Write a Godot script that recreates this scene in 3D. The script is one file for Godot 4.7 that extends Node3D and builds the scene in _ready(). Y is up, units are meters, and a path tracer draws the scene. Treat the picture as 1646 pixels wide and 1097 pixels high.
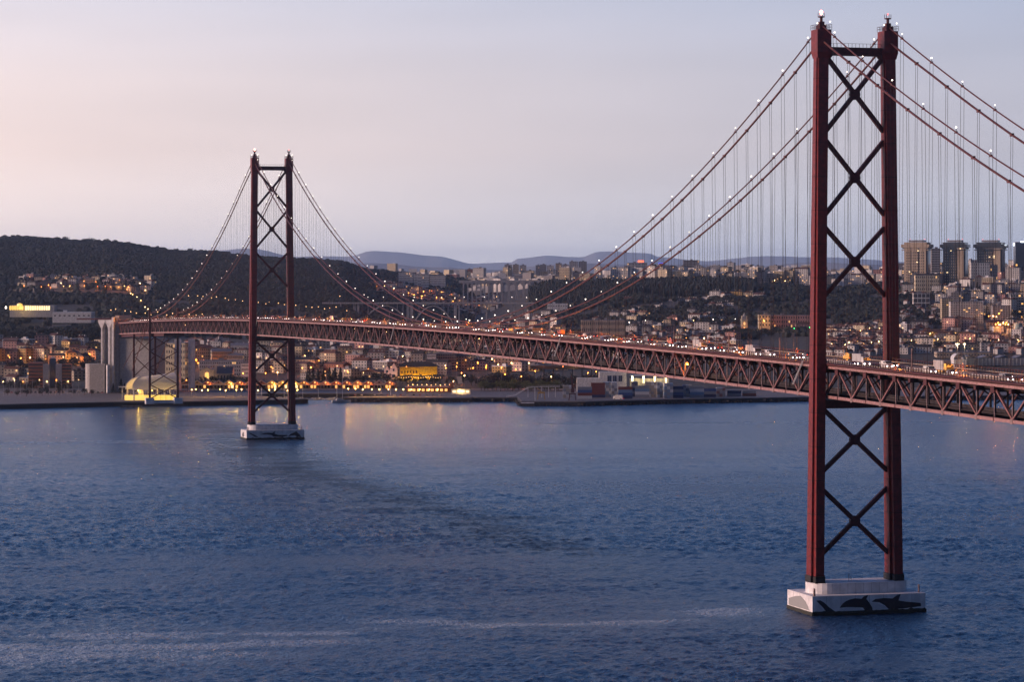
extends Node3D
# Dusk over a broad river: a red suspension bridge runs from the right foreground to the far shore and its city.
# World: origin at water level under the camera, y up, -z away from it. X and "depth" D (= -z) are metres.

const F := 4491.0      # focal length of the photograph, in its pixels
const EYE := 109.0     # camera height
const ROW0 := 446.7    # row of the horizon
const P := 23.02       # one truss bay of the bridge
const A0 := 0.271      # sine and cosine of the bridge's heading
const A1 := 0.9626

var M := {}
var rng := RandomNumberGenerator.new()
var bump: FastNoiseLite
var taken := {}
var UB := BoxMesh.new()
var GLOBE: ArrayMesh
var B: Node3D           # the bridge
var protos := {}

# ---------------------------------------------------------------- mesh building
class MB:
	var v := PackedVector3Array()
	var n := PackedVector3Array()
	var c := PackedColorArray()
	func tri(a: Vector3, b: Vector3, d: Vector3) -> void:
		var m := (d - a).cross(b - a).normalized()
		v.append(a); v.append(b); v.append(d)
		n.append(m); n.append(m); n.append(m)
	func quad(a: Vector3, b: Vector3, d: Vector3, e: Vector3) -> void:
		tri(a, b, d); tri(a, d, e)
	func face(a: Vector3, b: Vector3, d: Vector3, e: Vector3, out: Vector3) -> void:
		if (d - a).cross(b - a).dot(out) < 0.0:
			quad(a, e, d, b)
		else:
			quad(a, b, d, e)
	func tface(a: Vector3, b: Vector3, d: Vector3, out: Vector3) -> void:
		if (d - a).cross(b - a).dot(out) < 0.0:
			tri(a, d, b)
		else:
			tri(a, b, d)
	func box(at: Vector3, s: Vector3, k := Basis()) -> void:
		var x := k.x * s.x * 0.5
		var y := k.y * s.y * 0.5
		var z := k.z * s.z * 0.5
		face(at + x - y - z, at + x + y - z, at + x + y + z, at + x - y + z, x)
		face(at - x - y - z, at - x + y - z, at - x + y + z, at - x - y + z, -x)
		face(at + y - x - z, at + y + x - z, at + y + x + z, at + y - x + z, y)
		face(at - y - x - z, at - y + x - z, at - y + x + z, at - y - x + z, -y)
		face(at + z - x - y, at + z + x - y, at + z + x + y, at + z - x + y, z)
		face(at - z - x - y, at - z + x - y, at - z + x + y, at - z - x + y, -z)
	func bar(a: Vector3, b: Vector3, w: float, h: float) -> void:
		box((a + b) * 0.5, Vector3(w, a.distance_to(b), h), MB.along(b - a))
	static func along(d: Vector3) -> Basis:
		var y := d.normalized()
		var x := y.cross(Vector3(0, 0, 1) if absf(y.z) < 0.9 else Vector3(1, 0, 0)).normalized()
		return Basis(x, y, x.cross(y))
	func tube(p: PackedVector3Array, r0: float, r1: float, sides := 6, caps := true) -> void:
		var rings := []
		for i in p.size():
			var d := (p[mini(i + 1, p.size() - 1)] - p[maxi(i - 1, 0)])
			var k := MB.along(d)
			var r := lerpf(r0, r1, float(i) / maxf(1.0, p.size() - 1))
			var ring := PackedVector3Array()
			for j in sides:
				var t := TAU * j / sides
				ring.append(p[i] + (k.x * cos(t) + k.z * sin(t)) * r)
			rings.append(ring)
		loft(rings, caps)
	func loft(rings: Array, caps := true) -> void:
		for i in rings.size() - 1:
			var a: PackedVector3Array = rings[i]
			var b: PackedVector3Array = rings[i + 1]
			var m := Vector3()
			for q in a: m += q
			for q in b: m += q
			m /= a.size() + b.size()
			for j in a.size():
				var j2 := (j + 1) % a.size()
				var mid := (a[j] + a[j2] + b[j] + b[j2]) * 0.25
				var nn := (b[j2] - a[j]).cross(a[j2] - b[j])
				if nn.dot(mid - m) < 0.0: nn = -nn
				face(a[j], b[j], b[j2], a[j2], nn)
		if caps:
			for e in 2:
				var r: PackedVector3Array = rings[0] if e == 0 else rings[rings.size() - 1]
				var o: PackedVector3Array = rings[1] if e == 0 else rings[rings.size() - 2]
				var m := Vector3()
				for q in r: m += q
				m /= r.size()
				for j in r.size():
					tface(m, r[j], r[(j + 1) % r.size()], m - o[0] if false else (m - MB.mean(o)))
	static func mean(r: PackedVector3Array) -> Vector3:
		var m := Vector3()
		for q in r: m += q
		return m / r.size()
	func prism(poly: PackedVector2Array, d0: float, d1: float, place: Transform3D) -> void:
		# polygon in x,y pushed along z from d0 to d1
		var idx := Geometry2D.triangulate_polygon(poly)
		var zn := place.basis.z
		for e in 2:
			var z := d1 if e == 0 else d0
			for i in range(0, idx.size(), 3):
				var q := []
				for k in 3:
					var w := poly[idx[i + k]]
					q.append(place * Vector3(w.x, w.y, z))
				tface(q[0], q[1], q[2], zn if e == 0 else -zn)
		var turn := 0.0
		for i in poly.size():
			turn += poly[i].cross(poly[(i + 1) % poly.size()])
		for i in poly.size():
			var p := poly[i]
			var r := poly[(i + 1) % poly.size()]
			var o := Vector2(r.y - p.y, p.x - r.x) * signf(turn)
			face(place * Vector3(p.x, p.y, d0), place * Vector3(p.x, p.y, d1), place * Vector3(r.x, r.y, d1), place * Vector3(r.x, r.y, d0), place.basis * Vector3(o.x, o.y, 0))
	func gable(at: Vector3, w: float, d: float, h: float, over := 0.3) -> void:
		# ridge along z; at = middle of the eaves level
		var a := w * 0.5 + over
		var b := d * 0.5 + over
		var l0 := at + Vector3(-a, 0, b); var l1 := at + Vector3(-a, 0, -b)
		var r0 := at + Vector3(a, 0, b); var r1 := at + Vector3(a, 0, -b)
		var t0 := at + Vector3(0, h, b); var t1 := at + Vector3(0, h, -b)
		face(l0, t0, t1, l1, Vector3(-1, 1, 0)); face(r0, t0, t1, r1, Vector3(1, 1, 0))
		tface(l0, t0, r0, Vector3(0, 0, 1)); tface(l1, t1, r1, Vector3(0, 0, -1))
		face(l0, l1, r1, r0, Vector3(0, -1, 0))
	func hip(at: Vector3, w: float, d: float, h: float, over := 0.4) -> void:
		var a := w * 0.5 + over
		var b := d * 0.5 + over
		var k := minf(a, b) * 0.95
		var q := [at + Vector3(-a, 0, b), at + Vector3(a, 0, b), at + Vector3(a, 0, -b), at + Vector3(-a, 0, -b)]
		var t0: Vector3
		var t1: Vector3
		if a > b:
			t0 = at + Vector3(-a + k, h, 0); t1 = at + Vector3(a - k, h, 0)
			face(q[0], t0, t1, q[1], Vector3(0, 1, 1)); face(q[3], t0, t1, q[2], Vector3(0, 1, -1))
			tface(q[0], t0, q[3], Vector3(-1, 1, 0)); tface(q[1], t1, q[2], Vector3(1, 1, 0))
		else:
			t0 = at + Vector3(0, h, b - k); t1 = at + Vector3(0, h, -b + k)
			face(q[0], t0, t1, q[3], Vector3(-1, 1, 0)); face(q[1], t0, t1, q[2], Vector3(1, 1, 0))
			tface(q[0], t0, q[1], Vector3(0, 1, 1)); tface(q[3], t1, q[2], Vector3(0, 1, -1))
		face(q[0], q[1], q[2], q[3], Vector3(0, -1, 0))
	func mesh() -> ArrayMesh:
		var m := ArrayMesh.new()
		if v.is_empty(): return m
		var a := []
		a.resize(Mesh.ARRAY_MAX)
		a[Mesh.ARRAY_VERTEX] = v
		a[Mesh.ARRAY_NORMAL] = n
		if c.size() == v.size(): a[Mesh.ARRAY_COLOR] = c
		m.add_surface_from_arrays(Mesh.PRIMITIVE_TRIANGLES, a)
		return m

# ---------------------------------------------------------------- nodes and names
func numbered(called: String) -> String:
	var k: int = taken.get(called, 0)
	taken[called] = k + 1
	return called if k == 0 else "%s_%03d" % [called, k]

func tag(o: Node3D, label: String, category := "", group := "", kind := "") -> Node3D:
	if label: o.set_meta("label", label)
	if category: o.set_meta("category", category)
	if group: o.set_meta("group", group)
	if kind: o.set_meta("kind", kind)
	return o

func thing(called: String, label: String, category: String, at := Vector3.ZERO, turn := 0.0, group := "") -> Node3D:
	var o := Node3D.new()
	o.name = numbered(called)
	add_child(o)
	o.position = at
	o.rotation.y = turn
	tag(o, label, category, group)
	return o

func part(called: String, mesh, m: Material, parent: Node3D, at := Transform3D(), kind := "") -> MeshInstance3D:
	var o := MeshInstance3D.new()
	o.mesh = mesh.mesh() if mesh is MB else mesh
	o.material_override = m
	o.transform = at
	var k: int = parent.get_meta("n_" + called, 0)
	parent.set_meta("n_" + called, k + 1)
	o.name = called if k == 0 else "%s_%03d" % [called, k]
	parent.add_child(o, true)
	if kind: o.set_meta("kind", kind)
	return o

func group_part(called: String, parent: Node3D, at := Transform3D()) -> Node3D:
	var o := Node3D.new()
	o.transform = at
	var k: int = parent.get_meta("n_" + called, 0)
	parent.set_meta("n_" + called, k + 1)
	o.name = called if k == 0 else "%s_%03d" % [called, k]
	parent.add_child(o, true)
	return o

func single(called: String, mesh, m: Material, label: String, category := "", group := "", kind := "") -> MeshInstance3D:
	var o := MeshInstance3D.new()
	o.mesh = mesh.mesh() if mesh is MB else mesh
	o.material_override = m
	o.name = numbered(called)
	add_child(o)
	tag(o, label, category, group, kind)
	return o

func copy(o: Node3D, called: String, label: String, at: Vector3, turn := 0.0, group := "") -> Node3D:
	var c: Node3D = o.duplicate()
	c.name = numbered(called)
	add_child(c)
	c.position = at
	c.rotation.y = turn
	tag(c, label, "", group)
	return c

func slab(parent: Node3D, called: String, at: Vector3, s: Vector3, m: Material) -> MeshInstance3D:
	return part(called, UB, m, parent, Transform3D(Basis.from_scale(s), at))

func beam(parent: Node3D, called: String, a: Vector3, b: Vector3, w: float, h: float, m: Material) -> MeshInstance3D:
	var k := MB.along(b - a)
	return part(called, UB, m, parent, Transform3D(Basis(k.x * w, k.y * a.distance_to(b), k.z * h), (a + b) * 0.5))

func lin(r: float, g: float, b: float) -> Color:
	return Color(r, g, b).linear_to_srgb()

func mat(called: String, c: Color, rough := 0.8, metal := 0.0) -> StandardMaterial3D:
	var m := StandardMaterial3D.new()
	m.resource_name = called
	m.albedo_color = c
	m.roughness = rough
	m.metallic = metal
	M[called] = m
	return m

func worn(m: StandardMaterial3D, tex: Texture2D, scale: float) -> StandardMaterial3D:
	m.albedo_texture = tex
	m.uv1_triplanar = true
	m.uv1_world_triplanar = true
	m.uv1_scale = Vector3.ONE * scale
	return m

func glow(called: String, c: Color, energy: float) -> StandardMaterial3D:
	var m := mat(called, lin(0.6, 0.6, 0.6), 0.5)
	m.emission_enabled = true
	m.emission = c
	m.emission_energy_multiplier = energy
	return m

func omni(parent: Node3D, at: Vector3, c: Color, energy: float, size := 0.3) -> void:
	var l := OmniLight3D.new()
	l.light_color = c
	l.light_energy = energy
	l.light_size = minf(size, 0.3)
	l.omni_range = 90.0
	l.omni_attenuation = 2.0
	l.shadow_enabled = true
	l.name = "lamp_light"
	parent.add_child(l, true)
	# just below and in front of a globe that is too big to let its light through
	l.position = at + (Vector3(0, -size - 0.15, size * 0.7) if size > 0.24 else Vector3.ZERO)

func noise_tex(freq: float, octaves: int, lo: float, hi: float, seed_: int, size := 512, contrast := 0.5) -> NoiseTexture2D:
	var f := FastNoiseLite.new()
	f.seed = seed_
	f.frequency = freq
	f.fractal_octaves = octaves
	var t := NoiseTexture2D.new()
	t.width = size; t.height = size
	t.seamless = true
	t.noise = f
	var g := Gradient.new()
	g.offsets = PackedFloat32Array([0.5 - contrast * 0.5, 0.5 + contrast * 0.5])
	g.colors = PackedColorArray([Color(lo, lo, lo), Color(hi, hi, hi)])
	t.color_ramp = g
	return t

# place of a column of the photograph at a depth, and the ground there
func col(px: float, d: float) -> float:
	return (px - 823.0) / F * d

func high(row: float, d: float) -> float:
	return EYE - (row - ROW0) * d / F

const COLS := [-400.0, 0.0, 150.0, 300.0, 450.0, 540.0, 600.0, 690.0, 760.0, 900.0, 1050.0, 1200.0, 1350.0, 1500.0, 1650.0, 2050.0]
const ROWS := [2330.0, 2620.0, 2800.0, 3000.0, 3400.0, 3900.0, 4400.0, 4800.0, 5300.0, 5900.0, 6600.0, 8000.0, 30000.0]
const LAND := [
	[4, 4, 4, 4, 4, 4, 4, 4, 4, 4, 4, 4, 4, 4, 4, 4],
	[4.2, 4.2, 4.2, 4.2, 4.2, 4.2, 4.2, 4.2, 4.2, 4.2, 4.2, 4.2, 4.2, 4.2, 4.2, 4.2],
	[8, 8, 8, 7, 7, 7, 7, 7, 6, 6, 7, 9, 10, 10, 10, 10],
	[14, 14, 14, 12, 12, 12, 12, 11, 10, 11, 14, 20, 22, 22, 22, 22],
	[30, 30, 30, 26, 24, 22, 20, 17, 15, 18, 26, 31, 36, 45, 45, 45],
	[56, 54, 54, 48, 40, 34, 28, 22, 20, 32, 48, 52, 60, 74, 74, 74],
	[90, 86, 90, 84, 74, 66, 50, 34, 28, 70, 84, 88, 84, 98, 98, 98],
	[128, 122, 122, 116, 112, 106, 76, 50, 42, 88, 94, 96, 92, 110, 110, 110],
	[168, 160, 152, 140, 134, 126, 90, 74, 58, 92, 98, 100, 98, 116, 116, 116],
	[198, 188, 178, 157, 139, 133, 114, 102, 88, 90, 100, 104, 106, 118, 118, 118],
	[170, 160, 150, 140, 130, 125, 115, 104, 98, 98, 104, 108, 110, 118, 118, 118],
	[116, 112, 110, 108, 106, 106, 106, 106, 104, 104, 104, 108, 110, 112, 112, 112],
	[60, 60, 60, 60, 60, 60, 60, 60, 60, 60, 60, 60, 60, 60, 60, 60],
]

func ground(x: float, d: float) -> float:
	var px := clampf(823.0 + x / d * F, -399.9, 2049.9)
	d = clampf(d, 2330.1, 29990.0)
	var i := 0
	while COLS[i + 1] < px: i += 1
	var j := 0
	while ROWS[j + 1] < d: j += 1
	var s := smoothstep(0.0, 1.0, (px - COLS[i]) / (COLS[i + 1] - COLS[i]))
	var t: float = (d - ROWS[j]) / (ROWS[j + 1] - ROWS[j])
	var h := lerpf(lerpf(LAND[j][i], LAND[j][i + 1], s), lerpf(LAND[j + 1][i], LAND[j + 1][i + 1], s), t)
	return h + bump.get_noise_2d(x, d) * smoothstep(2900.0, 4600.0, d) * 6.0

func on(px: float, d: float, up := 0.0) -> Vector3:
	var x := col(px, d)
	return Vector3(x, ground(x, d) + up, -d)

func at(px: float, h: float, d: float) -> Vector3:
	return Vector3(col(px, d), h, -d)

func nth(k: int) -> String:
	var w := ["first", "second", "third", "fourth", "fifth", "sixth", "seventh", "eighth", "ninth", "tenth", "eleventh", "twelfth"]
	if k <= 12: return w[k - 1]
	if k < 20: return ["thirteenth", "fourteenth", "fifteenth", "sixteenth", "seventeenth", "eighteenth", "nineteenth"][k - 13]
	var tens: String = ["twenty", "thirty", "forty", "fifty", "sixty", "seventy", "eighty", "ninety"][int(k / 10.0) - 2]
	if k % 10 == 0: return tens.substr(0, tens.length() - 1) + "ieth"
	return tens + "-" + w[k % 10 - 1]

# ---------------------------------------------------------------- the scene
func _ready() -> void:
	rng.seed = 25
	bump = FastNoiseLite.new()
	bump.seed = 4
	bump.frequency = 0.004
	bump.fractal_octaves = 3
	camera_and_sky()
	materials()
	water()
	land()
	mountains()
	forest()
	bridge()
	traffic()
	anchorage()
	waterfront()
	landmarks()
	houses()
	trees()
	lamps()

func camera_and_sky() -> void:
	var cam := Camera3D.new()
	cam.name = "camera"
	cam.projection = Camera3D.PROJECTION_FRUSTUM
	cam.near = 1.0
	cam.far = 120000.0
	cam.size = 1097.0 / F
	cam.frustum_offset = Vector2(0.0, -(548.5 - ROW0) / F)
	cam.position = Vector3(0, EYE, 0)
	add_child(cam)
	cam.current = true
	var env := Environment.new()
	env.background_mode = Environment.BG_SKY
	env.tonemap_mode = Environment.TONE_MAPPER_LINEAR
	env.tonemap_exposure = 1.0
	var sky := Sky.new()
	var pano := PanoramaSkyMaterial.new()
	pano.panorama = dusk_sky()
	sky.sky_material = pano
	env.sky = sky
	env.sdfgi_enabled = true
	env.ssao_enabled = true
	env.ssil_enabled = true
	# evening haze, which sends most light onward
	env.volumetric_fog_enabled = FOG > 0.0
	env.volumetric_fog_density = FOG
	env.volumetric_fog_albedo = Color(0.87, 0.91, 1.0)
	env.volumetric_fog_anisotropy = 0.84
	env.volumetric_fog_length = 50000.0
	var we := WorldEnvironment.new()
	we.environment = env
	we.name = "environment"
	add_child(we)
	# what is left of the sun: a wide warm glow low in the west, left of the frame
	var sun := DirectionalLight3D.new()
	sun.name = "sun"
	sun.light_energy = SUN
	sun.light_color = Color(1.0, 0.83, 0.74)
	sun.light_angular_distance = 14.0
	sun.shadow_enabled = true
	add_child(sun)
	var from := Vector3(-0.97, 0.21, 0.14).normalized()
	sun.look_at_from_position(from * 10.0, Vector3.ZERO)

const FOG := 0.000026
const SUN := 1.4

func dusk_sky() -> ImageTexture:
	var w := 2048
	var h := 1024
	var f := FastNoiseLite.new()
	f.seed = 8
	f.frequency = 0.8
	f.fractal_octaves = 4
	var el := [0.0, 1.0, 2.6, 4.0, 5.8, 8.0, 12.0, 25.0, 45.0, 90.0]
	var cc := [Vector3(1.30, 1.24, 1.28), Vector3(0.96, 0.89, 0.915), Vector3(0.80, 0.705, 0.715), Vector3(0.75, 0.685, 0.725), Vector3(0.63, 0.64, 0.755), Vector3(0.38, 0.50, 0.80), Vector3(0.20, 0.40, 0.82), Vector3(0.088, 0.245, 0.64), Vector3(0.03, 0.075, 0.25), Vector3(0.018, 0.038, 0.115)]
	var im := Image.create(w, h, false, Image.FORMAT_RGBF)
	for j in h:
		var e := 90.0 - (j + 0.5) / h * 180.0
		var k := 0
		var ee := clampf(e, 0.0, 89.9)
		while el[k + 1] < ee: k += 1
		var base: Vector3 = cc[k].lerp(cc[k + 1], (ee - el[k]) / (el[k + 1] - el[k]))
		for i in w:
			var az := wrapf((i + 0.5) / w * 360.0, -180.0, 180.0)
			var d := absf(az + 50.0)
			if d > 180.0: d = 360.0 - d
			var q := 26.0 * tanh((d - 50.0) / 26.0) * exp(-ee / 18.0)
			var back := smoothstep(62.0, 125.0, d)
			var c := Vector3(base.x * exp(-0.036 * q), base.y * exp(-0.025 * q), base.z * exp(-0.014 * q))
			c *= 1.0 - 0.72 * back
			if e > 0.2 and e < 40.0:
				var n := f.get_noise_3d(cos(deg_to_rad(az)) * 6.0, sin(deg_to_rad(az)) * 6.0, e * 1.1)
				c *= 1.0 + n * 0.075 * smoothstep(0.2, 2.0, e)
			im.set_pixel(i, j, Color(c.x, c.y, c.z))
	return ImageTexture.create_from_image(im)

func materials() -> void:
	UB.size = Vector3.ONE
	var g := MB.new()
	var ico := SphereMesh.new()
	ico.radial_segments = 8
	ico.rings = 4
	ico.radius = 1.0
	ico.height = 2.0
	GLOBE = ArrayMesh.new()
	GLOBE.add_surface_from_arrays(Mesh.PRIMITIVE_TRIANGLES, ico.get_mesh_arrays())
	var grime := noise_tex(0.02, 4, 0.80, 1.0, 3, 512, 0.9)
	var streak := noise_tex(0.03, 4, 0.58, 1.0, 9, 512, 0.9)
	var soil := noise_tex(0.03, 5, 0.35, 1.0, 12, 512, 0.9)
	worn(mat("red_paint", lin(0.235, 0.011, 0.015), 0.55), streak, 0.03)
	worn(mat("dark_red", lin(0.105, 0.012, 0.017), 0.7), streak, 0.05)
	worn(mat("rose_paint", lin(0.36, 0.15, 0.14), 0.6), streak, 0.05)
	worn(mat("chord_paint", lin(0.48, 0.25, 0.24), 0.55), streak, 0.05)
	worn(mat("shaded_red", lin(0.022, 0.008, 0.010), 0.75), streak, 0.05)  # darker copy of the red, with the shade inside the truss painted in
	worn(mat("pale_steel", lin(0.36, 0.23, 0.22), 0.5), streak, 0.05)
	worn(mat("cable", lin(0.16, 0.04, 0.038), 0.6), streak, 0.05)
	mat("rope", lin(0.035, 0.025, 0.03), 0.7)
	mat("black", lin(0.012, 0.012, 0.015), 0.7)
	worn(mat("asphalt", lin(0.15, 0.135, 0.125), 0.85), grime, 0.05)
	worn(mat("concrete", lin(0.38, 0.37, 0.38), 0.85), grime, 0.04)
	worn(mat("white_concrete", lin(0.80, 0.79, 0.80), 0.75), grime, 0.02)
	worn(mat("weed", lin(0.05, 0.05, 0.032), 0.7), soil, 0.12)
	mat("mural_dark", lin(0.022, 0.022, 0.03), 0.8)
	mat("mural_grey", lin(0.26, 0.27, 0.27), 0.8)
	mat("mural_pale", lin(0.52, 0.52, 0.54), 0.8)
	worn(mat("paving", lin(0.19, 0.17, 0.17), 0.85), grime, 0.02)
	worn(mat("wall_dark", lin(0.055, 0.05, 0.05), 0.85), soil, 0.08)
	worn(mat("earth", lin(0.10, 0.085, 0.065), 0.95), soil, 0.01)
	worn(mat("rock", lin(0.28, 0.25, 0.22), 0.95), soil, 0.05)
	worn(mat("roof_tile", lin(0.22, 0.085, 0.055), 0.85), soil, 0.06)
	worn(mat("roof_dark", lin(0.07, 0.055, 0.055), 0.8), soil, 0.06)
	worn(mat("roof_grey", lin(0.20, 0.20, 0.23), 0.7), grime, 0.05)
	worn(mat("roof_white", lin(0.70, 0.70, 0.72), 0.7), grime, 0.05)
	var tones := {"white": Vector3(0.74, 0.72, 0.70), "cream": Vector3(0.66, 0.56, 0.40), "pale_grey": Vector3(0.46, 0.45, 0.46), "beige": Vector3(0.46, 0.37, 0.28), "pink": Vector3(0.55, 0.30, 0.27), "ochre": Vector3(0.52, 0.33, 0.11), "grey": Vector3(0.26, 0.25, 0.26), "brick": Vector3(0.36, 0.13, 0.07), "yellow": Vector3(0.78, 0.50, 0.02)}
	for t in tones:
		var q: Vector3 = tones[t]
		worn(mat(t, lin(q.x, q.y, q.z), 0.85), grime, 0.045)
	var gl := mat("glass", lin(0.03, 0.035, 0.045), 0.15)
	gl.metallic_specular = 0.6
	mat("blue_glass", lin(0.03, 0.045, 0.09), 0.12)
	mat("steel_grey", lin(0.22, 0.22, 0.24), 0.5, 0.3)
	mat("post", lin(0.16, 0.16, 0.17), 0.6)
	for t in [["leaf_dark", 0.007, 0.011, 0.012], ["leaf", 0.012, 0.018, 0.015], ["leaf_lit", 0.075, 0.085, 0.03], ["scrub", 0.018, 0.023, 0.017], ["pine", 0.008, 0.014, 0.015]]:  # the olive one is a brighter copy, lamp light put into its colour
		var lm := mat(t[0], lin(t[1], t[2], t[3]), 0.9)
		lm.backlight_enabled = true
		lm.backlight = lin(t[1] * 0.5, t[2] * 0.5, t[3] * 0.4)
	mat("bark", lin(0.05, 0.035, 0.025), 0.95)
	glow("white_lamp", Color(1.0, 0.93, 0.86), 4.5)
	glow("quay_lamp", Color(1.0, 0.74, 0.42), 16.0)
	glow("warm_lamp", Color(1.0, 0.76, 0.45), 5.0)
	glow("amber_lamp", Color(1.0, 0.50, 0.12), 4.0)
	glow("red_lamp", Color(1.0, 0.16, 0.05), 5.0)
	glow("beacon_lamp", Color(1.0, 0.45, 0.36), 20.0)
	glow("green_lamp", Color(0.2, 1.0, 0.5), 8.0)
	glow("head_lamp", Color(1.0, 0.93, 0.92), 10.0)
	glow("lit_pane", Color(1.0, 0.72, 0.34), 1.5)
	glow("bright_pane", Color(1.0, 0.86, 0.62), 1.9)
	glow("lit_cloth", Color(1.0, 0.80, 0.22), 1.15)
	glow("white_sign", Color(0.9, 0.95, 1.0), 5.0)
	glow("orange_sign", Color(1.0, 0.32, 0.08), 3.5)
	glow("blue_sign", Color(0.25, 0.25, 1.0), 3.0)

# ---------------------------------------------------------------- water, land, hills
func streaks(x: float, d: float, big: FastNoiseLite, fine: FastNoiseLite) -> float:
	# churned, paler water: the wake behind the near pier, one beside the far pier
	var px := 823.0 + x / d * F
	var s := 0.0
	var line := 1.0 - smoothstep(0.0, 1.0, absf(d - (812.0 + 0.078 * px + 6.0 * sin(px * 0.012))) / (34.0 + 52.0 * smoothstep(1100.0, 100.0, px)))
	s = maxf(s, line * smoothstep(1330.0, 1150.0, px) * 0.75)
	line = 1.0 - smoothstep(0.0, 1.0, absf(d - (1836.0 + 0.09 * px)) / 22.0)
	s = maxf(s, line * smoothstep(400.0, 300.0, px) * 0.8)
	line = 1.0 - smoothstep(0.0, 1.0, absf(d - (2060.0 + 0.03 * px)) / 12.0)
	s = maxf(s, line * 0.35 * smoothstep(820.0, 900.0, px))
	return s * smoothstep(-0.34, 0.22, fine.get_noise_2d(x * 0.3, d * 1.2) + 0.4 * big.get_noise_2d(x, d))

func deck_reflection(x: float, d: float) -> float:
	# dark reflection of the bridge deck, painted into the water colour as a band
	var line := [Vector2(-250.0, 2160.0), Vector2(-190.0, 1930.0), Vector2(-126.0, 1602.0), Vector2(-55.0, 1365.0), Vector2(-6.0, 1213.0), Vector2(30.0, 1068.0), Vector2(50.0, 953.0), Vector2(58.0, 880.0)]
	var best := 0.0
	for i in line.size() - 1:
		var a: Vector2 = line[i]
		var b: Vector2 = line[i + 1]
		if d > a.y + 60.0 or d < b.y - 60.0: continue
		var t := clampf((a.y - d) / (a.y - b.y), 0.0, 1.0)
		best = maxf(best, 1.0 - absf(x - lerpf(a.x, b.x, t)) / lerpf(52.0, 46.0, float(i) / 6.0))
	return maxf(best, 0.0) * smoothstep(870.0, 1130.0, d)

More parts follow.
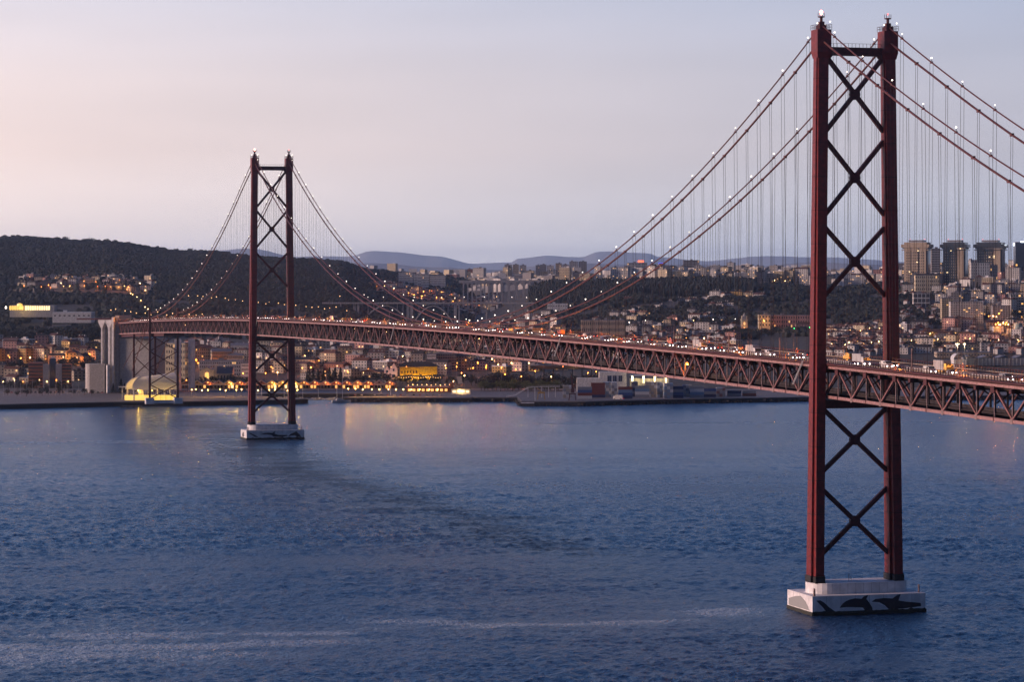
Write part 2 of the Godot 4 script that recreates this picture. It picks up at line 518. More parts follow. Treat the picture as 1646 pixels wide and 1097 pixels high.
func water() -> void:
	var big := FastNoiseLite.new(); big.seed = 5; big.frequency = 0.0042; big.fractal_octaves = 3
	var wave := FastNoiseLite.new(); wave.seed = 6; wave.frequency = 0.16; wave.fractal_octaves = 3; wave.fractal_gain = 0.6
	var swell := FastNoiseLite.new(); swell.seed = 16; swell.frequency = 0.03; swell.fractal_octaves = 2
	var fine := FastNoiseLite.new(); fine.seed = 7; fine.frequency = 0.035; fine.fractal_octaves = 4
	var nc := 520
	var nr := 760
	var v := PackedVector3Array(); var n := PackedVector3Array()
	var kind := PackedByteArray()
	v.resize(nc * nr); n.resize(nc * nr); kind.resize(nc * nr)
	var ratio := pow(2640.0 / 520.0, 1.0 / (nr - 1))
	var d := 520.0
	for j in nr:
		for i in nc:
			var x := (float(i) / (nc - 1) - 0.5) * 0.56 * d + 10.0
			var m := big.get_noise_2d(x * 0.35, d)
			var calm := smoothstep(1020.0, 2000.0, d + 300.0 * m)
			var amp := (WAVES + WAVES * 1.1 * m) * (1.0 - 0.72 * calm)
			v[j * nc + i] = Vector3(x, (wave.get_noise_2d(x * 0.8, d) + 0.8 * swell.get_noise_2d(x * 0.8, d)) * maxf(amp, 0.06), -d)
			var s := streaks(x, d, big, fine)
			var dice := rng.randf()
			var reflected := deck_reflection(x, d) * (0.75 + 0.5 * fine.get_noise_2d(x * 0.5, d) + 0.5 * m)
			kind[j * nc + i] = 6 if s > 0.36 + 0.3 * dice else 5 if s > 0.1 + 0.2 * dice else 7 if reflected > 0.5 + 0.22 * dice else 8 if reflected > 0.18 + 0.25 * dice else clampi(int(calm * 4.0 + 1.2 * rng.randf() - 0.1 + 0.8 * m), 0, 4)
		d *= ratio
	var sets := [PackedInt32Array(), PackedInt32Array(), PackedInt32Array(), PackedInt32Array(), PackedInt32Array(), PackedInt32Array(), PackedInt32Array(), PackedInt32Array(), PackedInt32Array()]
	for j in nr:
		for i in nc:
			var a := v[j * nc + maxi(i - 1, 0)]
			var b := v[j * nc + mini(i + 1, nc - 1)]
			var e := v[maxi(j - 1, 0) * nc + i]
			var g := v[mini(j + 1, nr - 1) * nc + i]
			n[j * nc + i] = (b - a).cross(e - g).normalized()
			if n[j * nc + i].y < 0.0: n[j * nc + i] *= -1.0
			if i < nc - 1 and j < nr - 1:
				var o := j * nc + i
				sets[kind[o]].append_array([o, o + nc, o + 1, o + 1, o + nc, o + nc + 1])
	var nn := FastNoiseLite.new(); nn.seed = 31; nn.frequency = 0.02; nn.fractal_octaves = 5; nn.fractal_gain = 0.6
	var t := NoiseTexture2D.new()
	t.width = 1024; t.height = 1024; t.seamless = true; t.as_normal_map = true; t.bump_strength = 9.0; t.noise = nn
	var me := ArrayMesh.new()
	var looks := [["gusty_river", Vector3(0.009, 0.043, 0.118), 0.30], ["ruffled_river", Vector3(0.011, 0.051, 0.135), 0.265], ["river", Vector3(0.015, 0.062, 0.158), 0.23], ["smooth_river", Vector3(0.020, 0.070, 0.178), 0.205], ["calm_river", Vector3(0.024, 0.074, 0.185), 0.18], ["churned_river", Vector3(0.055, 0.10, 0.175), 0.30], ["foaming_river", Vector3(0.21, 0.25, 0.31), 0.27], ["deck_reflection_river", Vector3(0.018, 0.028, 0.048), 0.36], ["faint_deck_reflection_river", Vector3(0.018, 0.048, 0.105), 0.29]]  # last two carry the painted reflection of the bridge deck
	for k in 9:
		if sets[k].is_empty(): continue
		var ar := []
		ar.resize(Mesh.ARRAY_MAX)
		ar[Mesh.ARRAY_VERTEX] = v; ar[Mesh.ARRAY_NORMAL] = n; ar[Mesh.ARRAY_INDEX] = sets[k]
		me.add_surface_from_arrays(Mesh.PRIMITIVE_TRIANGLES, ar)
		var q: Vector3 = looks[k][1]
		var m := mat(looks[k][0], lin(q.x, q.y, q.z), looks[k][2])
		m.metallic_specular = 0.42
		m.normal_enabled = true
		m.normal_texture = t
		m.normal_scale = WATER_NORMAL
		m.uv1_triplanar = true
		m.uv1_world_triplanar = true
		m.uv1_scale = Vector3(1.0 / 62.0, 1.0 / 62.0, 1.0 / 40.0)
		me.surface_set_material(me.get_surface_count() - 1, m)
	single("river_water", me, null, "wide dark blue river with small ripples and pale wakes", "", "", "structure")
	var far := MB.new()
	far.box(Vector3(0, -1.9, -600), Vector3(9000, 0.5, 4000))
	single("river_bed", far, mat("deep_water", lin(0.008, 0.03, 0.09), 0.4), "still water beyond the rippled reach", "", "", "structure")

const WATER_NORMAL := 2.3
const WAVES := 0.75

func terrain(x0: float, x1: float, nx: int, d0: float, d1: float, nd: int) -> ArrayMesh:
	var v := PackedVector3Array(); var n := PackedVector3Array(); var idx := PackedInt32Array()
	for j in nd:
		var d := d0 * pow(d1 / d0, float(j) / (nd - 1))
		for i in nx:
			var px := lerpf(x0, x1, float(i) / (nx - 1))
			var x := col(px, d)
			v.append(Vector3(x, ground(x, d), -d))
	for j in nd:
		for i in nx:
			var a := v[j * nx + maxi(i - 1, 0)]
			var b := v[j * nx + mini(i + 1, nx - 1)]
			var e := v[maxi(j - 1, 0) * nx + i]
			var g := v[mini(j + 1, nd - 1) * nx + i]
			var q := (b - a).cross(e - g).normalized()
			n.append(q if q.y > 0.0 else -q)
			if i < nx - 1 and j < nd - 1:
				var o := j * nx + i
				idx.append_array([o, o + nx, o + 1, o + 1, o + nx, o + nx + 1])
	var ar := []
	ar.resize(Mesh.ARRAY_MAX)
	ar[Mesh.ARRAY_VERTEX] = v; ar[Mesh.ARRAY_NORMAL] = n; ar[Mesh.ARRAY_INDEX] = idx
	var me := ArrayMesh.new()
	me.add_surface_from_arrays(Mesh.PRIMITIVE_TRIANGLES, ar)
	return me

func land() -> void:
	single("ground", terrain(-380.0, 2040.0, 150, 2640.0, 29000.0, 150), M.earth, "city ground rising from the river to the hills", "", "", "structure")
	# quays: flat tops 4 m above the water with sheer dark walls
	var shore := [[-420, 2290], [0, 2317], [180, 2362], [300, 2373], [470, 2410], [494, 2424], [488, 2436], [440, 2456], [410, 2500], [430, 2536], [600, 2536], [640, 2500], [600, 2474], [560, 2464], [546, 2450], [757, 2449], [759, 2462], [766, 2456], [832, 2456], [838, 2376], [940, 2374], [1100, 2420], [1300, 2462], [1650, 2500], [2060, 2540]]
	var poly := PackedVector2Array()
	for s in shore: poly.append(Vector2(col(s[0], s[1]), -s[1]))
	poly.append(Vector2(col(2060, 2660), -2660)); poly.append(Vector2(col(-420, 2660), -2660))
	var lie := Transform3D(Basis(Vector3(1, 0, 0), Vector3(0, 0, 1), Vector3(0, 1, 0)), Vector3.ZERO)
	var q := MB.new()
	q.prism(poly, 3.2, 4.0, lie)
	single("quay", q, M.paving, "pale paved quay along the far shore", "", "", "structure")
	var w := MB.new()
	var r := MB.new()
	for i in shore.size() - 1:
		var a := Vector3(poly[i].x, 0, poly[i].y)
		var b := Vector3(poly[i + 1].x, 0, poly[i + 1].y)
		var k := (b - a).normalized()
		w.box((a + b) * 0.5 + Vector3(0, 1.1, 0), Vector3(a.distance_to(b) + 0.6, 4.3, 1.6), Basis(k, Vector3.UP, k.cross(Vector3.UP)))
		if i > 12 and i < 24:
			var steps := int(a.distance_to(b) / 3.2)
			for s in steps:
				var p := a.lerp(b, (s + 0.5) / steps) - k.cross(Vector3.UP) * signf(k.x) * -1.2
				var sz := rng.randf_range(1.0, 2.4)
				r.box(p + Vector3(0, rng.randf_range(0.0, 1.6), 0.9), Vector3(sz * 1.2, sz, sz), Basis.from_euler(Vector3(rng.randf() * 3.0, rng.randf() * 3.0, 0)))
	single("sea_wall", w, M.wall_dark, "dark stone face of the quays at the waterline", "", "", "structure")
	single("quay_boulders", r, M.wall_dark, "dark boulders heaped against the foot of the quay wall", "", "", "stuff")
	# the riverside road behind the quays and its low kerb
	var road := MB.new()
	var pv := Vector3.ZERO
	for i in 26:
		var p := at(-60.0 + i * 72.0, 4.15, 2600.0)
		if i: road.bar(pv, p, 0.3, 13.0)
		pv = p
	single("riverside_road", road, M.asphalt, "riverside road behind the quays", "", "", "structure")

func ridge(called: String, label: String, d: float, pts: Array, m: Material, seed_: int) -> void:
	# a far ridge: a real hill with a front slope, a crest and a back slope
	var f := FastNoiseLite.new(); f.seed = seed_; f.frequency = 0.0006; f.fractal_octaves = 5
	var v := MB.new()
	var rows := [-3800.0, -2400.0, -1300.0, -500.0, 0.0, 900.0, 2600.0]
	var rise := [0.0, 0.24, 0.56, 0.86, 1.0, 0.8, 0.0]
	var grid := []
	var px := -420.0
	while px < 2080.0:
		var k := 0
		while k < pts.size() - 2 and pts[k + 1][0] < px: k += 1
		var t := smoothstep(0.0, 1.0, clampf((px - pts[k][0]) / (pts[k + 1][0] - pts[k][0]), 0, 1))
		var top := high(lerpf(pts[k][1], pts[k + 1][1], t), d)
		var line := []
		for j in rows.size():
			var dd: float = d + rows[j]
			var x := px_x(px, d)
			line.append(Vector3(x, 40.0 + (top - 40.0) * rise[j] + f.get_noise_2d(x, dd) * 34.0 * (1.0 if j > 0 else 0.0) * rise[j], -dd))
		grid.append(line)
		px += 9.0
	for i in grid.size() - 1:
		for j in rows.size() - 1:
			v.face(grid[i][j], grid[i + 1][j], grid[i + 1][j + 1], grid[i][j + 1], Vector3.UP)
	single(called, v, m, label, "", "", "structure")

func px_x(px: float, d: float) -> float:
	return col(px, d)

func mountains() -> void:
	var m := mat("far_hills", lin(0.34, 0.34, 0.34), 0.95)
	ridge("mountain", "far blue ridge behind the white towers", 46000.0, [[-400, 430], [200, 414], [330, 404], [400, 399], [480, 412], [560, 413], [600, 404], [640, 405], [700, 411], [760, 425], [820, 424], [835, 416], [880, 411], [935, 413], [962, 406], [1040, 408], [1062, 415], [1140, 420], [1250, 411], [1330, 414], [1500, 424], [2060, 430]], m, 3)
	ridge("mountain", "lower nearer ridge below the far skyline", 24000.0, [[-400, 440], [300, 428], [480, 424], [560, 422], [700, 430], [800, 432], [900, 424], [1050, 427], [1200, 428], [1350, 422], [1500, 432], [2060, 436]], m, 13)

func crown_mesh(seed_: int, tall: float) -> ArrayMesh:
	# a rough crown, about 1 m in radius, from an uneven ball
	var f := FastNoiseLite.new(); f.seed = seed_; f.frequency = 0.9
	var s := SphereMesh.new(); s.radial_segments = 8; s.rings = 5; s.radius = 1.0; s.height = 2.0
	var a := s.get_mesh_arrays()
	var p: PackedVector3Array = a[Mesh.ARRAY_VERTEX]
	var ix: PackedInt32Array = a[Mesh.ARRAY_INDEX]
	var b := MB.new()
	for i in range(0, ix.size(), 3):
		var q := []
		for k in 3:
			var u := p[ix[i + k]]
			var r := 1.0 + 0.55 * f.get_noise_3dv(u * 1.3) + 0.25 * f.get_noise_3dv(u * 4.0)
			q.append(Vector3(u.x * r, u.y * r * tall, u.z * r))
		b.tface(q[0], q[1], q[2], q[0] + q[1] + q[2])
	return b.mesh()

func scatter(called: String, label: String, mesh: Mesh, m: Material, places: Array) -> void:
	var mm := MultiMesh.new()
	mm.transform_format = MultiMesh.TRANSFORM_3D
	mm.mesh = mesh
	mm.instance_count = places.size()
	for i in places.size(): mm.set_instance_transform(i, places[i])
	var o := MultiMeshInstance3D.new()
	o.multimesh = mm
	o.material_override = m
	o.name = numbered(called)
	add_child(o)
	tag(o, label, "", "", "stuff")

func wooded(px: float, d: float) -> float:
	# how thickly trees stand
	if px < 760.0:
		if d > 4300.0 and d < 6500.0:
			if d < 4640.0 and px > 10 and px < 250: return 0.25
			if px > 590.0 and d > 4950.0 and d < 5800.0: return 0.15
			return 1.0
		if d > 3560.0 and d <= 4300.0 and px < 640.0: return 0.75
		if d > 3430.0 and d <= 3560.0 and px < 160.0: return 1.0
		return 0.0
	if px > 850.0 and px < 1340.0:
		if d > 4330.0 and d < 4950.0 and px < 1215.0: return 1.0
		if d > 3780.0 and d < 4330.0 and px > 1010.0: return 0.6
		if d > 3780.0 and d < 4800.0 and px > 1200.0: return 0.85
		if d > 3560.0 and d < 4330.0 and px > 880.0 and px < 1010.0: return 0.7
		if d > 3380.0 and d < 3560.0 and px > 1150.0: return 0.8
		return 0.0
	if px >= 1340.0 and px < 1475.0:
		if d > 3620.0 and d < 4700.0: return 0.95
	if px >= 1475.0 and px < 1540.0 and d > 3560.0 and d < 3760.0: return 0.6
	return 0.0

func forest() -> void:
	var sets := [[], [], [], []]
	var r := RandomNumberGenerator.new()
	r.seed = 77
	var pn := FastNoiseLite.new(); pn.seed = 19; pn.frequency = 0.009; pn.fractal_octaves = 3
	var tries := 0
	while tries < 120000:
		tries += 1
		var d := sqrt(lerpf(3430.0 * 3430.0, 6500.0 * 6500.0, r.randf()))
		var px := r.randf_range(-160.0, 1560.0)
		var x := col(px, d)
		var k := wooded(px, d)
		if k <= 0.0 or r.randf() > k: continue
		var q := pn.get_noise_2d(x, d)
		if k < 1.0 and q < -0.05: continue
		var pine := px > 850.0 and d > 4330.0 and px < 1215.0
		var s := r.randf_range(2.6, 4.6) * (1.0 + 0.35 * q)
		var which := 3 if pine else (0 if q + r.randf_range(-0.3, 0.3) < 0.0 else 1 if r.randf() < 0.8 else 2)
		var y := ground(x, d)
		if pine: s *= 0.62
		if d > 5400.0: s *= 1.45
		var t := Transform3D(Basis.from_scale(Vector3(s, s * (2.9 if pine else 1.05), s)).rotated(Vector3.UP, r.randf() * TAU), Vector3(x, y + s * (2.0 if pine else 0.75), -d))
		sets[which].append(t)
	for i in 2600:
		var d := r.randf_range(5700.0, 6120.0)
		var px := r.randf_range(-150.0, 720.0)
		var s := r.randf_range(3.5, 7.5)
		var x := col(px, d)
		sets[i % 2].append(Transform3D(Basis.from_scale(Vector3(s, s * r.randf_range(0.9, 1.4), s)).rotated(Vector3.UP, r.randf() * TAU), Vector3(x, ground(x, d) + s * 0.7, -d)))
	scatter("hillside_forest", "dark evergreen forest covering the hills", crown_mesh(1, 0.9), M.leaf_dark, sets[0])
	scatter("hillside_forest", "green forest covering the hills", crown_mesh(2, 0.9), M.leaf, sets[1])
	scatter("hillside_forest", "olive scrub among the hillside forest", crown_mesh(3, 0.8), M.scrub, sets[2])
	scatter("pine_forest", "tall dark pine wood on the middle hill", crown_mesh(4, 1.0), M.pine, sets[3])

# ---------------------------------------------------------------- the bridge (local axes: x across, y up, -z along towards the far shore)
const NEAR_END := -483.42
const FAR_END := 1703.5
const SPAN := 1012.88

func low(s: float) -> float:      # level of the bottom chord
	if s < 0.0: return 70.2 + 0.0100 * s
	if s < SPAN: return 70.2 + 2.3 * (1.0 - pow((s - SPAN * 0.5) / (SPAN * 0.5), 2.0))
	var t := s - SPAN
	return 70.2 - 0.0091 * t - 0.0000135 * t * t

func top(s: float) -> float:
	return low(s) + 10.0

func L(v: float, h: float, s: float) -> Vector3:
	return Vector3(v, h, -s)

func cable_high(s: float, upper: bool) -> float:
	if s >= 0.0 and s <= SPAN:
		return (85.7 + 4.13e-4 * pow(s - SPAN * 0.5, 2.0)) if upper else (83.2 + 4.04e-4 * pow(s - SPAN * 0.5, 2.0))
	var t := -s if s < 0.0 else s - SPAN
	var back := 1.6 * smoothstep(0.0, 60.0, t) if s > 0.0 else 0.0
	return (191.6 if upper else 186.9) - 0.431 * t + 4.03e-4 * t * t + back - (1.0 if not upper else 0.0) * smoothstep(0.0, 40.0, t) * -0.8

func sweep(v: float, s0: float, s1: float, step: float, w: float, h: float, off: float, f: Callable) -> MB:
	var m := MB.new()
	var rings := []
	var s := s0
	while true:
		var y: float = f.call(s) + off
		rings.append(PackedVector3Array([L(v - w * 0.5, y - h * 0.5, s), L(v + w * 0.5, y - h * 0.5, s), L(v + w * 0.5, y + h * 0.5, s), L(v - w * 0.5, y + h * 0.5, s)]))
		if s >= s1: break
		s = minf(s + step, s1)
	m.loft(rings)
	return m

func leg_mid(h: float) -> float:
	return 13.85 - (h - 10.0) / 172.0 * 2.1

func tower(s: float, which: String) -> void:
	var t := group_part("tower", B, Transform3D(Basis(), L(0, 0, s)))
	tag(t, which)
	for side in [-1.0, 1.0]:
		var rings := []
		for h in [11.9, 40.0, 68.0, 98.0, 128.0, 156.0, 182.6]:
			var k: float = (h - 10.0) / 172.0
			var vt := lerpf(2.25, 2.15, k); var uw := lerpf(1.45, 1.7, k); var ut := lerpf(4.2, 2.0, k); var vl := lerpf(2.0, 1.3, k)
			var mid: float = side * leg_mid(h)
			var ring := PackedVector3Array()
			for q in [[-vt, vl], [-uw, vl], [-uw, ut], [uw, ut], [uw, vl], [vt, vl], [vt, -vl], [uw, -vl], [uw, -ut], [-uw, -ut], [-uw, -vl], [-vt, -vl]]:
				ring.append(Vector3(mid + q[0], h, q[1]))
			rings.append(ring)
		var m := MB.new()
		for i in rings.size() - 1:
			var a: PackedVector3Array = rings[i]
			var b: PackedVector3Array = rings[i + 1]
			for j in 12:
				var j2 := (j + 1) % 12
				var e := a[j2] - a[j]
				m.face(a[j], b[j], b[j2], a[j2], Vector3(e.z, 0, -e.x) * -1.0)
		part("leg", m, M.red_paint, t)
		# joints between the plates of the leg
		var jm := MB.new()
		for h in [21.0, 32.0, 43.0, 54.0, 65.0, 76.0, 87.0, 98.0, 109.0, 120.0, 131.0, 142.0, 153.0, 164.0, 174.0]:
			var k: float = (h - 10.0) / 172.0
			jm.box(Vector3(side * leg_mid(h), h, 0), Vector3(lerpf(4.56, 4.36, k), 0.22, lerpf(4.08, 2.68, k)))
			jm.box(Vector3(side * leg_mid(h), h, 0), Vector3(lerpf(2.96, 3.46, k), 0.22, lerpf(8.5, 4.1, k)))
		part("plate_joint", jm, M.dark_red, t, Transform3D(), "stuff")
		var base: float = side * leg_mid(10.0)
		var sh := MB.new()
		sh.box(Vector3(base, 10.9, 0), Vector3(5.0, 2.2, 4.6))
		sh.box(Vector3(base, 10.7, 0), Vector3(3.4, 2.1, 9.2))
		part("leg_shoe", sh, M.black, t)
		var top_mid: float = side * leg_mid(185.0)
		var cap := MB.new()
		var rr := []
		for q in [[180.6, 2.1, 2.1], [182.6, 2.45, 2.8], [189.9, 2.45, 2.8]]:
			rr.append(PackedVector3Array([Vector3(top_mid - q[1], q[0], -q[2]), Vector3(top_mid + q[1], q[0], -q[2]), Vector3(top_mid + q[1], q[0], q[2]), Vector3(top_mid - q[1], q[0], q[2])]))
		cap.loft(rr)
		part("tower_cap", cap, M.red_paint, t)
		var sd := MB.new()
		sd.box(Vector3(top_mid, 190.7, 0), Vector3(2.4, 1.6, 3.4))
		sd.box(Vector3(top_mid, 192.0, 0), Vector3(1.6, 1.2, 1.7))
		sd.tube(PackedVector3Array([Vector3(top_mid, 192.4, 0), Vector3(top_mid, 194.4, 0)]), 0.5, 0.5, 8)
		sd.tube(PackedVector3Array([Vector3(top_mid, 194.0, 0), Vector3(top_mid, 194.3, 0)]), 1.15, 1.15, 10)
		for j in 8:
			var g := TAU * j / 8.0
			sd.bar(Vector3(top_mid + cos(g) * 1.1, 194.2, sin(g) * 1.1), Vector3(top_mid + cos(g) * 1.1, 195.5, sin(g) * 1.1), 0.12, 0.12)
		part("saddle_house", sd, M.dark_red, t)
		var rail := MB.new()
		for x in [-2.5, -1.25, 0.0, 1.25, 2.5]:
			for z in [-2.9, -1.0, 1.0, 2.9]:
				if absf(x) > 2.4 or absf(z) > 2.4: rail.bar(Vector3(top_mid + x, 189.9, z), Vector3(top_mid + x, 191.5, z), 0.1, 0.1)
		for y in [190.7, 191.5]:
			for x in [-2.5, 2.5]: rail.box(Vector3(top_mid + x, y, 0), Vector3(0.08, 0.08, 5.8))
			for z in [-2.9, 2.9]: rail.box(Vector3(top_mid, y, z), Vector3(5.0, 0.08, 0.08))
		part("railing", rail, M.dark_red, t)
		for q in [Vector3(-2.5, 191.8, 2.9), Vector3(1.9, 192.4, 2.9), Vector3(2.5, 191.8, -2.9)]:
			part("platform_lamp", GLOBE, M.white_lamp, t, Transform3D(Basis.from_scale(Vector3.ONE * 0.22), Vector3(top_mid, 0, 0) + q))
		part("beacon_lamp", GLOBE, M.beacon_lamp if side < 0 else M.red_lamp, t, Transform3D(Basis.from_scale(Vector3(0.55, 0.8, 0.55) * (1.0 if side < 0 else 0.35)), Vector3(top_mid, 195.6, 0)))
	var cb := MB.new()
	cb.box(Vector3(0, 183.0, 0), Vector3(2.0 * leg_mid(183.0) - 4.2, 2.7, 2.2))
	for e in [-1.0, 1.0]:
		cb.prism(PackedVector2Array([Vector2(e * 9.7, 181.7), Vector2(e * 7.9, 181.7), Vector2(e * 9.7, 179.6)]), -0.9, 0.9, Transform3D())
	part("top_crossbeam", cb, M.dark_red, t)
	var rl := MB.new()
	for i in 15: rl.bar(Vector3(-9.0 + i * 1.286, 184.35, 0.9), Vector3(-9.0 + i * 1.286, 185.6, 0.9), 0.09, 0.09)
	rl.box(Vector3(0, 185.6, 0.9), Vector3(18.2, 0.09, 0.09))
	part("crossbeam_railing", rl, M.dark_red, t, Transform3D(), "stuff")
	var dk := MB.new()
	dk.box(Vector3(0, 67.6, 0), Vector3(2.0 * leg_mid(67.0) - 4.0, 2.6, 2.4))
	part("deck_crossbeam", dk, M.dark_red, t)
	for x in [[181.0, 157.0], [153.8, 129.6], [125.4, 103.0], [66.2, 45.6], [40.0, 18.6]]:
		var hm: float = (x[0] + x[1]) * 0.5
		for e in [-1.0, 1.0]:
			var a := Vector3(-e * (leg_mid(x[0]) - 2.0), x[0], 0)
			var b := Vector3(e * (leg_mid(x[1]) - 2.0), x[1], 0)
			var mid := a.lerp(b, 0.5)
			beam(t, "diagonal_brace", a, mid + (a - b).normalized() * 0.7, 1.35, 1.3, M.dark_red)
			beam(t, "diagonal_brace", mid + (b - a).normalized() * 0.7, b, 1.35, 1.3, M.dark_red)
		var gs := MB.new()
		var oct := PackedVector2Array()
		for q in [[-1.0, 0.75], [-0.35, 2.2], [0.0, 1.75], [0.35, 2.2], [1.0, 0.75]]: pass
		for j in 16:
			var g := TAU * j / 16.0
			var r := 1.75 if j % 4 != 2 else 2.3
			oct.append(Vector2(cos(g) * r, hm + sin(g) * r))
		gs.prism(oct, -0.68, 0.68, Transform3D())
		part("gusset", gs, M.dark_red, t)

func flat(poly: Array, d: float) -> MB:
	var p := PackedVector2Array()
	for q in poly: p.append(Vector2(q[0], q[1]))
	var m := MB.new()
	m.prism(p, 0.0, d, Transform3D())
	return m

func pier(s: float, near: bool) -> void:
	var t := group_part("pier", B, Transform3D(Basis(), L(0.5, 0, s)))
	tag(t, "white concrete pier painted with leaping dolphins, under the %s tower" % ("near" if near else "far"))
	var b := MB.new()
	b.box(Vector3(0, 3.75, 0), Vector3(39.4, 5.1, 22.0))
	part("block", b, M.white_concrete, t)
	b = MB.new()
	b.box(Vector3(0, -0.5, 0), Vector3(39.9, 3.4, 22.5))
	part("tide_band", b, M.weed, t)
	b = MB.new()
	var ring := PackedVector2Array()
	for j in 13: ring.append(Vector2(11.0 + 6.3 * sin(PI * j / 12.0), 6.3 * cos(PI * j / 12.0)))
	for j in 13: ring.append(Vector2(-11.0 - 6.3 * sin(PI * j / 12.0), -6.3 * cos(PI * j / 12.0)))
	b.prism(ring, 6.3, 9.75, Transform3D(Basis(Vector3(1, 0, 0), Vector3(0, 0, 1), Vector3(0, 1, 0)), Vector3.ZERO))
	part("upper_block", b, M.white_concrete, t)
	b = MB.new()
	b.tube(PackedVector3Array([Vector3(-18.6, 6.3, 9.8), Vector3(-18.6, 8.7, 9.8)]), 0.42, 0.36, 8)
	b.tube(PackedVector3Array([Vector3(18.4, 6.3, 8.6), Vector3(18.4, 8.9, 8.6)]), 0.3, 0.3, 8)
	b.bar(Vector3(-3.0, 9.7, 1.0), Vector3(-3.0, 12.2, 1.0), 0.14, 0.14)
	b.bar(Vector3(-2.4, 9.7, 1.4), Vector3(-2.4, 11.4, 1.4), 0.14, 0.14)
	part("bollard", b, M.pale_steel, t, Transform3D(), "stuff")
	# ragged tide stains and shutter joints on the faces
	var stain := RandomNumberGenerator.new()
	stain.seed = 71 if near else 72
	var edge := [[-19.6, 1.0], [19.6, 1.0]]
	for i in 40: edge.append([19.6 - i * 1.005, 1.2 + stain.randf() * 0.3 + (0.6 * stain.randf() if i % 5 == 0 else 0.0)])
	part("tide_stain", flat(edge, 0.02), M.weed, t, Transform3D(Basis(), Vector3(0, 0, 11.0)))
	b = MB.new()
	for i in 7: b.box(Vector3(-14.8 + i * 4.95, 3.75, 11.0), Vector3(0.09, 5.1, 0.03))
	for i in 3: b.box(Vector3(-19.7, 3.75, -5.5 + i * 5.5), Vector3(0.03, 5.1, 0.09))
	for i in 9: b.box(Vector3(-11.0 + i * 2.75, 8.0, 6.3), Vector3(0.08, 3.3, 0.03))
	part("shutter_joint", b, M.grey, t, Transform3D(), "stuff")
	# the painted dolphins, traced on the front face (x across, y up) and on the left face
	var fx := func(x: float, y: float) -> Array: return [-19.7 + (x - 362.0) * 0.0337, 6.3 - (y - (505.0 - (x - 362.0) * 0.0264)) * 0.034]
	var shapes := []
	if near:
		shapes = [
			["mural_pale", [[600, 640], [700, 615], [780, 610], [860, 622], [895, 634], [820, 640], [700, 644]]],
			["mural_pale", [[950, 565], [1040, 578], [1110, 600], [1140, 624], [1020, 632], [985, 600]]],
			["mural_pale", [[1380, 610], [1450, 604], [1420, 618]]],
			["mural_pale", [[425, 560], [450, 600], [478, 640], [440, 636], [415, 600]]],
			["mural_dark", [[400, 545], [440, 540], [482, 562], [530, 605], [592, 646], [505, 651], [470, 610], [430, 572]]],
			["mural_dark", [[640, 612], [672, 572], [705, 550], [745, 534], [800, 523], [866, 527], [892, 503], [935, 492], [915, 530], [950, 570], [975, 610], [982, 640], [900, 640], [882, 612], [800, 607], [720, 606]]],
			["mural_dark", [[970, 556], [1010, 530], [1100, 521], [1186, 526], [1230, 498], [1270, 485], [1250, 545], [1330, 558], [1430, 565], [1480, 570], [1485, 600], [1400, 610], [1300, 622], [1150, 630], [1105, 590], [1050, 562]]]]
	else:
		shapes = [
			["mural_pale", [[480, 570], [560, 590], [640, 625], [500, 632]]], ["mural_pale", [[830, 590], [960, 600], [1010, 628], [800, 630]]],
			["mural_dark", [[395, 545], [450, 552], [530, 590], [600, 634], [540, 630], [480, 596], [430, 570]]],
			["mural_dark", [[640, 578], [720, 545], [800, 540], [880, 545], [925, 512], [940, 508], [925, 556], [1000, 580], [1180, 580], [1190, 600], [1080, 622], [900, 616], [870, 585], [760, 572]]],
			["mural_dark", [[1190, 618], [1250, 560], [1330, 525], [1370, 495], [1385, 530], [1440, 570], [1470, 620], [1380, 612], [1330, 580], [1260, 590]]]]
	var z := 11.0
	for sh in shapes:
		var p := []
		for q in sh[1]: p.append(fx.call(q[0], q[1]))
		if sh[0] == "mural_pale": part("mural_splash", flat(p, 0.03), M[sh[0]], t, Transform3D(Basis(), Vector3(0, 0, z)))
		else: part("mural_dolphin", flat(p, 0.06), M[sh[0]], t, Transform3D(Basis(), Vector3(0, 0, z)))
	var side := [[97, 515], [170, 497], [232, 496], [282, 545], [315, 600], [332, 640], [235, 612], [150, 592], [97, 577]]
	if not near: side = [[150, 560], [180, 500], [205, 520], [235, 505], [225, 560], [250, 600], [180, 600]]
	var p2 := []
	for q in side: p2.append([-11.0 + (q[0] - 82.0) / 280.0 * 22.0, 6.3 - (q[1] - (430.0 + (q[0] - 82.0) * 0.268)) * 0.034])
	part("mural_dolphin", flat(p2, 0.06), M.mural_grey if near else M.mural_dark, t, Transform3D(Basis(Vector3(0, 0, 1), Vector3.UP, Vector3(-1, 0, 0)), Vector3(-19.7, 0, 0)))

